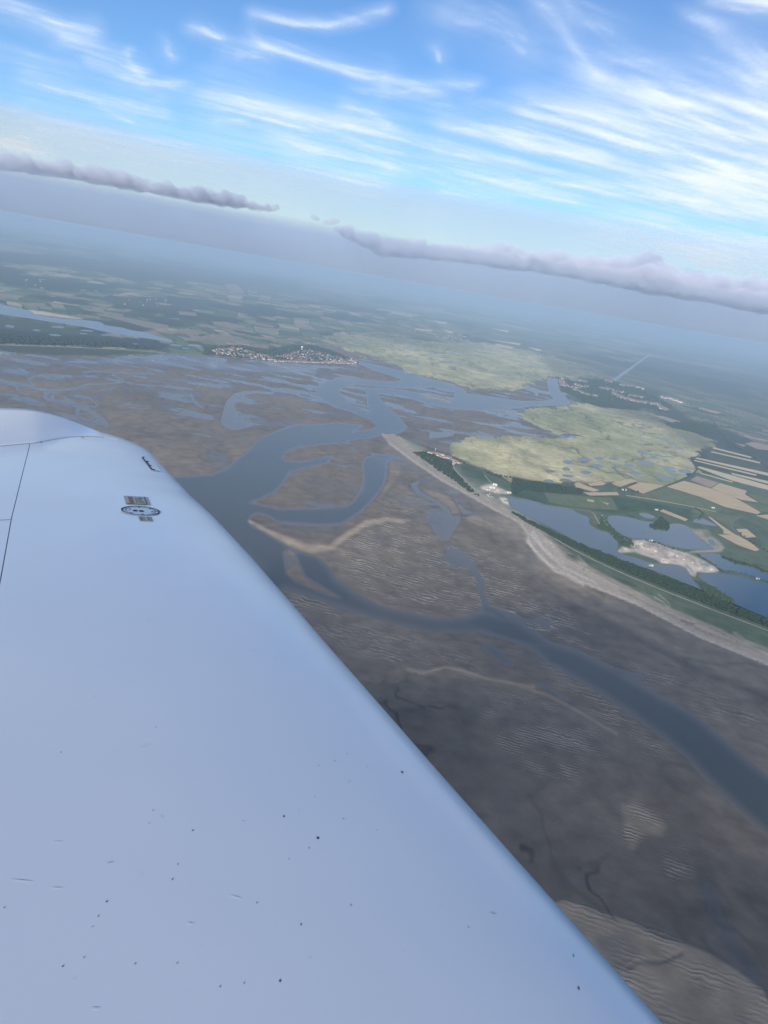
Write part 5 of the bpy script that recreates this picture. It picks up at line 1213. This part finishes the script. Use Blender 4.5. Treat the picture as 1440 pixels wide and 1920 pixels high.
woodland(ZQ((340, 290), (500, 300), (640, 312), (800, 335), (960, 382), (900, 408), (700, 393), (520, 368), (380, 330)), 16, 10.0, M_leaf[0], 'wood below the far right town at the marsh edge', 10, 3000)
woodland(ZB((-60, 455), (120, 445), (320, 468), (430, 445), (560, 445), (650, 472), (790, 525), (600, 540), (400, 530), (150, 515), (-60, 495)), 34, 11.0, M_leaf[0], 'garden trees spread through the far seaside town', 11, 2500)
woodland(ZA((-200, 735), (0, 745), (250, 760), (600, 785), (760, 800), (900, 828), (650, 812), (300, 798), (0, 790), (-200, 780)), 26, 13.0, M_leaf[2], 'dark pine wood behind the far north beach', 12, 5000)

def tree_at(p, h, rnd, label, group, m):
    t = empty('tree', tuple(p), rnd.uniform(0, 6.28))
    c = bpy.data.objects.new('crown', crowns[rnd.randrange(4)]); COL.objects.link(c); c.parent = t
    c.location = (0, 0, h * 0.58); c.scale = (h * 0.40 * rnd.uniform(.8, 1.2), h * 0.40 * rnd.uniform(.8, 1.2), h * 0.48)
    k = bpy.data.objects.new('trunk', trunk_me); COL.objects.link(k); k.parent = t; k.scale = (h, h, h)
    return tag(t, label, 'tree', group)
bm = bmesh.new(); bmesh.ops.create_cone(bm, segments=6, radius1=0.03, radius2=0.018, depth=0.4, cap_ends=True, matrix=Matrix.Translation((0, 0, 0.2)))
trunk_me = bpy.data.meshes.new('trunk'); bm.to_mesh(trunk_me); bm.free(); trunk_me.materials.append(M_bark)
for k, c in enumerate(crowns):
    c.materials.append(M_leaf[k % 2])
    c.polygons.foreach_set('use_smooth', [True] * len(c.polygons))
rt = random.Random(11)
def trees_along(pts, n, h, label, group, spread=1.0):
    q = np.array(pts, float); t = np.concatenate([[0], np.cumsum(np.hypot(*np.diff(q, axis=0).T))])
    for k in range(n):
        s = (k + rt.uniform(0.1, 0.9)) / n * t[-1]
        x = np.interp(s, t, q[:, 0]) + rt.uniform(-spread, spread); y = np.interp(s, t, q[:, 1]) + rt.uniform(-spread, spread) * 0.4
        tree_at(at(x, y, 2.0), h * rt.uniform(0.7, 1.25), rt, label, group, None)
trees_along(ZC((1080, 440), (1180, 480), (1230, 560), (1280, 610), (1380, 670), (1440, 720)), 60, 20, 'roadside tree in the dark line running inland past the marsh', 'trees of the dark tree line', 2)
trees_along(ZN((1000, 440), (1120, 450), (1240, 470), (1340, 510), (1440, 545)), 22, 9, 'tree on the bank between the narrow lake and the long lake', 'trees on the lake bank')
trees_along(ZN((330, 165), (450, 190), (560, 235), (700, 275)), 24, 8, 'tree along the north edge of the gravel island', 'trees of the gravel island')
trees_along(ZN((790, 290), (860, 330), (960, 390), (1010, 435)), 14, 8, 'tree on the shore of the narrow lake beside the gravel island', 'trees of the narrow lake shore')
trees_along(ZM((760, 350), (830, 380), (900, 420), (960, 440)), 14, 10, 'garden tree at the inland end of the hamlet', 'trees of the hamlet')
trees_along(ZM((1140, 520), (1200, 545), (1300, 560), (1420, 580)), 26, 11, 'tree on the marsh edge behind the gravel works', 'trees of the marsh edge', 2)
trees_along(ZD((600, 470), (640, 485), (700, 490), (730, 497)), 14, 12, 'tree round the farm among the tan fields', 'trees of the farm', 2)
trees_along(ZD((1030, 580), (1060, 600), (1075, 620), (1040, 640)), 14, 11, 'tree in the clump beside the small grey pool', 'trees of the pool clump', 2)
trees_along(ZD((1280, 720), (1340, 770), (1400, 800), (1440, 830)), 12, 10, 'hedgerow tree beside the lower tan fields', 'trees of the lower hedgerow')
trees_along(ZD((870, 453), (960, 420), (1020, 385), (1042, 360), (1015, 305)), 16, 7, 'bush on the curving marsh dyke', 'bushes of the dyke')

# ------------------------------------------------------------------ houses and other buildings
M_wall = [mat('white_render', (0.64, 0.61, 0.56), 0.8), mat('cream_render', (0.50, 0.44, 0.36), 0.8), mat('brick_wall', (0.36, 0.20, 0.14), 0.85), mat('flint_wall', (0.42, 0.38, 0.33), 0.85)]
M_roof = [noisy('slate_roof', (0.10, 0.11, 0.13), (0.15, 0.16, 0.18), 0.6), noisy('red_tile_roof', (0.19, 0.11, 0.085), (0.25, 0.15, 0.12), 0.6), noisy('brown_tile_roof', (0.19, 0.11, 0.08), (0.26, 0.15, 0.11), 0.6)]
def house_geo(w, d, h, rh):
    ov = 0.4
    wall = [(-w / 2, -d / 2, 0), (w / 2, -d / 2, 0), (w / 2, d / 2, 0), (-w / 2, d / 2, 0), (-w / 2, -d / 2, h), (w / 2, -d / 2, h), (w / 2, d / 2, h), (-w / 2, d / 2, h), (-w / 2, 0, h + rh * 0.96), (w / 2, 0, h + rh * 0.96)]
    wf = [(0, 1, 5, 4), (2, 3, 7, 6), (1, 2, 6, 9, 5), (3, 0, 4, 8, 7), (3, 2, 1, 0)]
    e = h - ov * rh / (d / 2)
    roof = [(-w / 2 - ov, -d / 2 - ov, e), (w / 2 + ov, -d / 2 - ov, e), (w / 2 + ov, 0, h + rh), (-w / 2 - ov, 0, h + rh), (w / 2 + ov, d / 2 + ov, e), (-w / 2 - ov, d / 2 + ov, e)]
    roof += [(x, y, z + 0.35) for x, y, z in roof]
    rf = [(6, 7, 8, 9), (9, 8, 10, 11), (3, 2, 1, 0), (5, 4, 2, 3), (0, 1, 7, 6), (4, 5, 11, 10), (1, 2, 8, 7), (2, 4, 10, 8), (3, 0, 6, 9), (5, 3, 9, 11)]
    return wall, wf, roof, rf
def make_me(name, v, f, m):
    me = bpy.data.meshes.new(name); me.from_pydata(v, [], f); me.materials.append(m); me.update(); return me
variants = []
for k in range(8):
    w, d, h, rh = ((17, 9, 5.5, 4), (13, 9, 6, 4), (22, 10, 5.5, 4.5), (11, 9, 5, 4))[k % 4]
    a_, b_, c_, d_ = house_geo(w, d, h, rh)
    chim = [(x * 0.5 + w * 0.3, y * 0.5, z) for z in (h + rh * 0.5, h + rh + 1.4) for x, y in ((-1, -1), (1, -1), (1, 1), (-1, 1))]
    variants.append((make_me('wall', a_, b_, M_wall[(0, 1, 0, 2, 0, 1, 3, 0)[k]]), make_me('roof', c_, d_, M_roof[(0, 1, 1, 0, 2, 0, 1, 1)[k]]),
                     make_me('chimney', chim, [(4, 5, 6, 7), (0, 1, 5, 4), (1, 2, 6, 5), (2, 3, 7, 6), (3, 0, 4, 7)], M_wall[2]),
                     make_me('door', [(-0.6, -d / 2 - 0.06, 0), (0.6, -d / 2 - 0.06, 0), (0.6, -d / 2 - 0.06, 2.2), (-0.6, -d / 2 - 0.06, 2.2)], [(0, 1, 2, 3)], M_dark),
                     make_me('window', [(-0.7, -0.06, 0), (0.7, -0.06, 0), (0.7, -0.06, 1.4), (-0.7, -0.06, 1.4)], [(0, 1, 2, 3)], M_dark), w, d))
def house(p, rz, k, label, group, detail=True, s=1.0):
    wm, rm, cm, dm, nm, w, d = variants[k % 8]
    t = empty('house', tuple(p), rz); t.scale = (s, s, s)
    for nm_, me in (('wall', wm), ('roof', rm)):
        o = bpy.data.objects.new(nm_, me); COL.objects.link(o); o.parent = t
        if nm_ == 'roof' and detail:
            c = bpy.data.objects.new('chimney', cm); COL.objects.link(c); c.parent = o
    if detail:
        o = bpy.data.objects.new('door', dm); COL.objects.link(o); o.parent = t
        for x in (-w * 0.3, w * 0.3):
            o = bpy.data.objects.new('window', nm); COL.objects.link(o); o.parent = t; o.location = (x, -d / 2, 1.2)
    return tag(t, label, 'house', group)
rh_ = random.Random(5)
HAM = ((495, 293), (520, 299), (545, 306), (575, 319), (600, 327), (625, 337), (650, 346), (680, 354), (705, 349), (640, 316), (665, 324), (690, 336), (716, 357), (736, 362), (780, 380), (786, 400), (775, 420), (800, 410), (830, 410), (870, 416), (560, 301), (590, 306), (612, 313), (720, 340), (742, 351), (820, 396))
for k, (x, y) in enumerate(HAM):
    wl = ('white', 'cream', 'white', 'brick', 'white', 'cream', 'flint', 'white')[k % 8]; rf_ = ('slate', 'red', 'red', 'slate', 'brown', 'slate', 'red', 'red')[k % 8]
    house(at(*ZM((x, y))[0], 2.0), math.radians(-35 + rh_.uniform(-8, 8)), k, '%s house with %s roof, %s from the left in the hamlet on the spit' % (wl, rf_, ORD[ranks(HAM)[k]]), 'houses of the hamlet on the spit', s=1.15)

def town(points, label, group, stuff_label, keep, seed, s=1.3):
    rn = random.Random(seed); rn.shuffle(points)
    order = sorted(points, key=lambda q: -q[1])
    for k, (x, y) in enumerate(order[:keep]):
        house(at(x, y, 2.0), rn.uniform(-0.5, 0.5), rn.choice((0, 2, 4, 7, 0, 2, 4, 1, 5, 3)), label, group, False, s * rn.uniform(0.8, 1.3))
    rest = order[keep:]
    groups = {}
    v, f, mi = [], [], []
    for (x, y) in rest:
        a_, b_, c_, d_ = house_geo(rn.choice((13, 17, 22)), 9.5, 6, 4)
        p = at(x, y, 2.0); rz = rn.uniform(-0.6, 0.6); c0, s0 = math.cos(rz), math.sin(rz); q = s * rn.uniform(0.8, 1.3)
        wi, ri = rn.choice((0, 0, 0, 1, 1, 2, 3)), 4 + rn.choice((0, 0, 1, 2))
        for vv, ff, m_ in ((a_, b_, wi), (c_, d_, ri)):
            o_ = len(v)
            v += [(p[0] + (t[0] * c0 - t[1] * s0) * q, p[1] + (t[0] * s0 + t[1] * c0) * q, p[2] + t[2] * q) for t in vv]
            f += [tuple(i + o_ for i in t) for t in ff]; mi += [m_] * len(ff)
    o = pydata('townscape', v, f, M_wall + M_roof)
    o.data.polygons.foreach_set('material_index', mi)
    tag(o, stuff_label, 'town', kind='stuff')
def poly_points(poly, n, seed):
    p = np.array(poly, float); rg = np.random.default_rng(seed); out = []
    while len(out) < n:
        q = rg.uniform(p.min(0), p.max(0), (400, 2)); q = q[inside_poly(q[:, 0], q[:, 1], [tuple(t) for t in p])]
        out += [tuple(t) for t in q]
    return out[:n]
cro = poly_points(ZO((560, 190), (700, 150), (860, 130), (980, 150), (1100, 180), (1240, 205), (1300, 235), (1250, 252), (1000, 246), (760, 236), (600, 228)), 330, 1) + \
      poly_points(ZO((0, 120), (100, 115), (200, 100), (300, 130), (420, 165), (540, 190), (560, 222), (400, 208), (150, 186), (0, 160)), 180, 2) + \
      [(400 + (560 + t * 7.4) / 4.8, 630 + (229 + t * 0.24) / 4.8) for t in range(98)]
town(cro, 'house in the far seaside town on the headland', 'houses of the far seaside town', 'crowded houses further back in the far seaside town', 120, 21)
stv = []
for pts, n, sp in ((ZQ((165, 112), (180, 150), (205, 185)), 34, 3.2), (ZQ((240, 185), (350, 202)), 16, 1.0), (ZQ((285, 215), (350, 235)), 12, 1.0), (ZQ((370, 245), (420, 262), (500, 276)), 22, 1.4), (ZQ((540, 195), (640, 215), (740, 240)), 34, 1.4), (ZQ((660, 245), (700, 270), (800, 305), (940, 335), (1100, 355)), 110, 2.0),
                   (ZQ((1090, 345), (1130, 395), (1190, 412)), 36, 2.6), (ZQ((730, 168), (830, 180), (950, 202)), 40, 1.6), (ZQ((590, 122), (650, 140)), 16, 2.0), (ZQ((1130, 282), (1230, 300), (1340, 340)), 30, 1.6), (ZQ((250, 122), (330, 125), (400, 142)), 26, 1.4), (ZQ((820, 272), (960, 292)), 30, 1.2), (ZQ((300, 165), (420, 190)), 10, 2.0)):
    q = np.array(pts, float); t = np.linspace(0, 1, len(q))
    for k in range(n):
        u_ = rh_.random(); stv.append((float(np.interp(u_, t, q[:, 0])) + rh_.uniform(-sp, sp), float(np.interp(u_, t, q[:, 1])) + rh_.uniform(-sp, sp) * 0.6))
town(stv, 'house in the far town on the wooded slope right of the river', 'houses of the far hillside town', 'crowded houses further back in the far hillside town', 130, 22, 2.1)
vill = poly_points(ZA((650, 530), (900, 535), (1000, 560), (900, 590), (700, 575)), 16, 5) + poly_points(ZB((1060, 330), (1140, 350), (1420, 400), (1300, 410), (1100, 365)), 30, 6) + poly_points(ZA((100, 425), (260, 430), (240, 470), (120, 465)), 6, 7) + poly_points(ZC((60, 150), (160, 165), (250, 190), (100, 180)), 20, 8)
town(vill, 'x', 'x', 'scattered village houses among the far fields', 0, 23, 0.95)

def lathe(name, prof, m, parent=None, n=14):
    v, f = [], []
    for r_, z in prof: v += [(r_ * math.cos(2 * math.pi * k / n), r_ * math.sin(2 * math.pi * k / n), z) for k in range(n)]
    for i in range(len(prof) - 1):
        for k in range(n): f.append((i * n + k, i * n + (k + 1) % n, (i + 1) * n + (k + 1) % n, (i + 1) * n + k))
    f.append(tuple(range((len(prof) - 1) * n, len(prof) * n))); f.append(tuple(range(n))[::-1])
    return pydata(name, v, f, m, parent, True)
def boxm(name, x0, x1, y0, y1, z0, z1, m, parent=None):
    v = [(x, y, z) for z in (z0, z1) for x, y in ((x0, y0), (x1, y0), (x1, y1), (x0, y1))]
    return pydata(name, v, [(3, 2, 1, 0), (4, 5, 6, 7), (0, 1, 5, 4), (1, 2, 6, 5), (2, 3, 7, 6), (3, 0, 4, 7)], m, parent)
M_white_paint = mat('white_paint', (0.78, 0.78, 0.76), 0.5); M_steel = mat('weathered_steel', (0.32, 0.32, 0.31), 0.6); M_green = mat('green_lantern', (0.05, 0.16, 0.09), 0.5)
lh = empty('lighthouse', tuple(at(*ZM((578, 268))[0], 2.0)))
lathe('tower', [(3.2, 0), (2.3, 15), (2.9, 15.2), (2.9, 16.2)], M_white_paint, lh); lathe('lantern', [(1.6, 16.2), (1.6, 18.6), (0.3, 20)], M_green, lh)
tag(lh, 'slim white lighthouse at the seaward end of the hamlet', 'lighthouse')
wt = empty('water_tower', tuple(at(*ZO((795, 135))[0], 2.0)))
lathe('stem', [(7, 0), (5, 34), (6, 36)], M_white_paint, wt); lathe('tank', [(6, 36), (13, 44), (13, 54), (4, 58)], M_white_paint, wt)
tag(wt, 'tall white water tower above the far seaside town', 'tower')
ch = empty('church', tuple(at(*ZQ((772, 240))[0], 2.0)))
boxm('nave', -14, 14, -6, 6, 0, 11, M_wall[1], ch); boxm('tower', -20, -13.9, -4, 4, 0, 24, M_wall[0], ch)
lathe('spire', [(4.6, 24), (2.2, 34), (0.2, 42)], M_roof[0], ch).location = (-17, 0, 0)
tag(ch, 'church with a pale spire in the far hillside town', 'church')

# sheds, heaps and machines of the gravel works
def shed(px_, w, d, h, rz, label, mw, mr):
    a_, b_, c_, d_ = house_geo(w, d, h, h * 0.25)
    t = empty('shed', tuple(at(*px_, 2.0)), rz)
    pydata('wall', a_, b_, mw, t); pydata('roof', c_, d_, mr, t)
    boxm('door', -2, 2, -d / 2 - 0.12, -d / 2 + 0.05, 0, h * 0.7, M_dark, t)
    return tag(t, label, 'shed')
M_tin = mat('pale_tin_roof', (0.62, 0.62, 0.60), 0.45)
for (p, w, d, h, rz, lb) in ((ZM((1215, 690))[0], 30, 16, 8, 0.3, 'white roofed shed in the middle of the gravel works'), (ZM((1250, 662))[0], 24, 12, 9, -0.4, 'shed at the inland corner of the gravel works'), (ZM((1405, 748))[0], 22, 12, 7, 0.2, 'shed at the lake end of the gravel works'),
                             (ZM((1170, 715))[0], 20, 10, 6, 0.5, 'low shed on the seaward side of the gravel works'), (ZN((390, 165))[0], 12, 8, 5, 0.2, 'white hut on the north tip of the gravel island'), (ZN((930, 425))[0], 14, 9, 5, 0.5, 'white hut at the south end of the gravel island'),
                             (ZN((1345, 508))[0], 13, 9, 5, 0.1, 'white cottage on the bank between the lakes'), (ZD((1130, 579))[0], 18, 10, 6, 0.2, 'white farmhouse beside the straight field road'), (ZD((812, 590))[0], 16, 10, 6, 0.4, 'barn at the corner of the narrow tan field'),
                             (ZD((778, 764))[0], 10, 7, 4, 0.3, 'small hut on the gravel island shore facing the middle lake'), (ZD((630, 478))[0], 26, 12, 7, 0.3, 'long farm barn among the tan fields')):
    shed(p, w, d, h, rz, lb, M_wall[0], M_tin)
M_heap = [noisy('gravel_heap_pale', (0.44, 0.38, 0.29), (0.55, 0.48, 0.37), 0.4), noisy('gravel_heap_grey', (0.22, 0.20, 0.18), (0.30, 0.28, 0.25), 0.4)]
HP = ((425, 257, 13, 8), (300, 185, 16, 7), (270, 210, 12, 6), (360, 240, 11, 6), (520, 350, 15, 7), (470, 225, 14, 7), (620, 300, 12, 6), (680, 330, 11, 5), (860, 385, 12, 5), (760, 360, 10, 5), (160, 235, 14, 5), (400, 290, 10, 5))
for k, (x, y, r_, z) in enumerate(HP):
    o = lathe('gravel_heap', [(r_, 0), (r_ * 0.72, z * 0.35), (r_ * 0.3, z * 0.82), (r_ * 0.06, z)], M_heap[k % 3 == 2], n=11)
    for v in o.data.vertices: v.co.x *= random.uniform(0.85, 1.15); v.co.y *= random.uniform(0.85, 1.15)
    o.location = at(*ZN((x, y))[0], 2.0)
    tag(o, '%s gravel heap, %s from the left on the island between the lakes' % ('grey' if k % 3 == 2 else 'pale', ORD[ranks(HP)[k]]), 'gravel heap', 'heaps of the gravel island')
HP2 = ((1130, 690, 12, 6), (1180, 700, 10, 6), (1280, 715, 13, 7), (1330, 735, 11, 5), (1250, 735, 10, 5), (1380, 840, 16, 6))
for k, (x, y, r_, z) in enumerate(HP2):
    o = lathe('gravel_heap', [(r_, 0), (r_ * 0.7, z * 0.4), (r_ * 0.3, z * 0.85), (r_ * 0.06, z)], M_heap[k % 2], n=11)
    for v in o.data.vertices: v.co.x *= random.uniform(0.85, 1.15); v.co.y *= random.uniform(0.85, 1.15)
    o.location = at(*ZM((x, y))[0], 2.0)
    tag(o, '%s gravel heap, %s from the left in the works by the hamlet lane' % ('grey' if k % 2 else 'pale', ORD[ranks(HP2)[k]]), 'gravel heap', 'heaps of the gravel works')
dr_ = empty('dredger', tuple(at(*ZN((386, 392))[0], 2.7)), 0.5)
boxm('hull', -13, 13, -5, 5, -0.3, 1.8, M_steel, dr_); boxm('cabin', 4, 10, -3, 3, 1.8, 6.5, M_white_paint, dr_); boxm('hopper', -8, 0, -3.5, 3.5, 1.8, 8.0, M_heap[0], dr_)
pydata('boom', [(-8, -0.6, 7), (-8, 0.6, 7), (-24, 0.6, 3), (-24, -0.6, 3), (-8, -0.6, 8), (-8, 0.6, 8), (-24, 0.6, 4), (-24, -0.6, 4)], [(3, 2, 1, 0), (4, 5, 6, 7), (0, 1, 5, 4), (1, 2, 6, 5), (2, 3, 7, 6), (3, 0, 4, 7)], M_steel, dr_)
tag(dr_, 'grey dredger floating in the long lake off the gravel island', 'dredger')
M_tyre = mat('tyre_rubber', (0.03, 0.03, 0.03), 0.8)
def truck(p, rz, m, label, group):
    t = empty('parked_truck', tuple(p), rz)
    boxm('load_bed', -4.5, 2.0, -1.25, 1.25, 1.0, 3.2, m, t); boxm('cab', 2.1, 4.4, -1.2, 1.2, 0.7, 3.0, M_white_paint, t)
    for x in (-3.4, -2.2, 3.3):
        for s in (-1, 1):
            w_ = lathe('wheel', [(0.5, -0.15), (0.5, 0.15)], M_tyre, t, 8); w_.rotation_euler = (math.pi / 2, 0, 0); w_.location = (x, s * 1.1, 0.5)
    return tag(t, label, 'truck', group)
TK = ((1165, 770), (1180, 785), (1190, 760), (1215, 790), (1230, 806), (1200, 800))
for k, (x, y) in enumerate(TK):
    truck(at(*ZM((x, y))[0], 2.0), 0.3 * k, M_white_paint if k % 2 else M_tin, 'white truck, %s from the left in the clearing below the gravel works' % ORD[ranks(TK)[k]], 'trucks parked by the gravel works')

# wind farm on the far plateau
def turbine(p, ph, k):
    t = empty('wind_turbine', tuple(p), 0.3)
    me = TURB
    for nm_, m_ in TURB:
        o = bpy.data.objects.new(nm_, m_); COL.objects.link(o); o.parent = t
        if nm_ == 'rotor': o.location = (0, -6, 115); o.rotation_euler = (0, ph, 0)
    return tag(t, 'white wind turbine, %s from the left on the hazy far plateau' % ORD[k], 'wind turbine', 'wind turbines of the far plateau')
o1 = lathe('tower', [(4.5, 0), (2.6, 113)], M_white_paint, n=8); o2 = boxm('nacelle', -2.5, 2.5, -6, 8, 112, 118, M_white_paint)
v, f = [], []
for k in range(3):
    a_ = 2 * math.pi * k / 3; c_, s_ = math.cos(a_), math.sin(a_); o_ = len(v)
    for x, y, z in ((-1.5, -0.5, 0), (1.5, -0.5, 0), (2.4, 0.4, 14), (-1.6, 0.4, 14), (0.5, 0.2, 52), (-0.5, 0.2, 52)): v.append((x * c_ + z * s_, y, -x * s_ + z * c_))
    f += [(o_, o_ + 1, o_ + 2, o_ + 3), (o_ + 3, o_ + 2, o_ + 4, o_ + 5)]
o3 = pydata('rotor', v, f, M_white_paint)
TURB = [('tower', o1.data), ('nacelle', o2.data), ('rotor', o3.data)]
for o in (o1, o2, o3): bpy.data.objects.remove(o)
for k, (x, y) in enumerate(((305, 487), (312, 489), (320, 490), (326, 489), (333, 491), (340, 491), (347, 492), (355, 493), (364, 494), (376, 496), (390, 497), (400, 499), (408, 501), (420, 503), (437, 506), (445, 507))):
    turbine(at(x, y, 2.0), 0.4 * k, k)
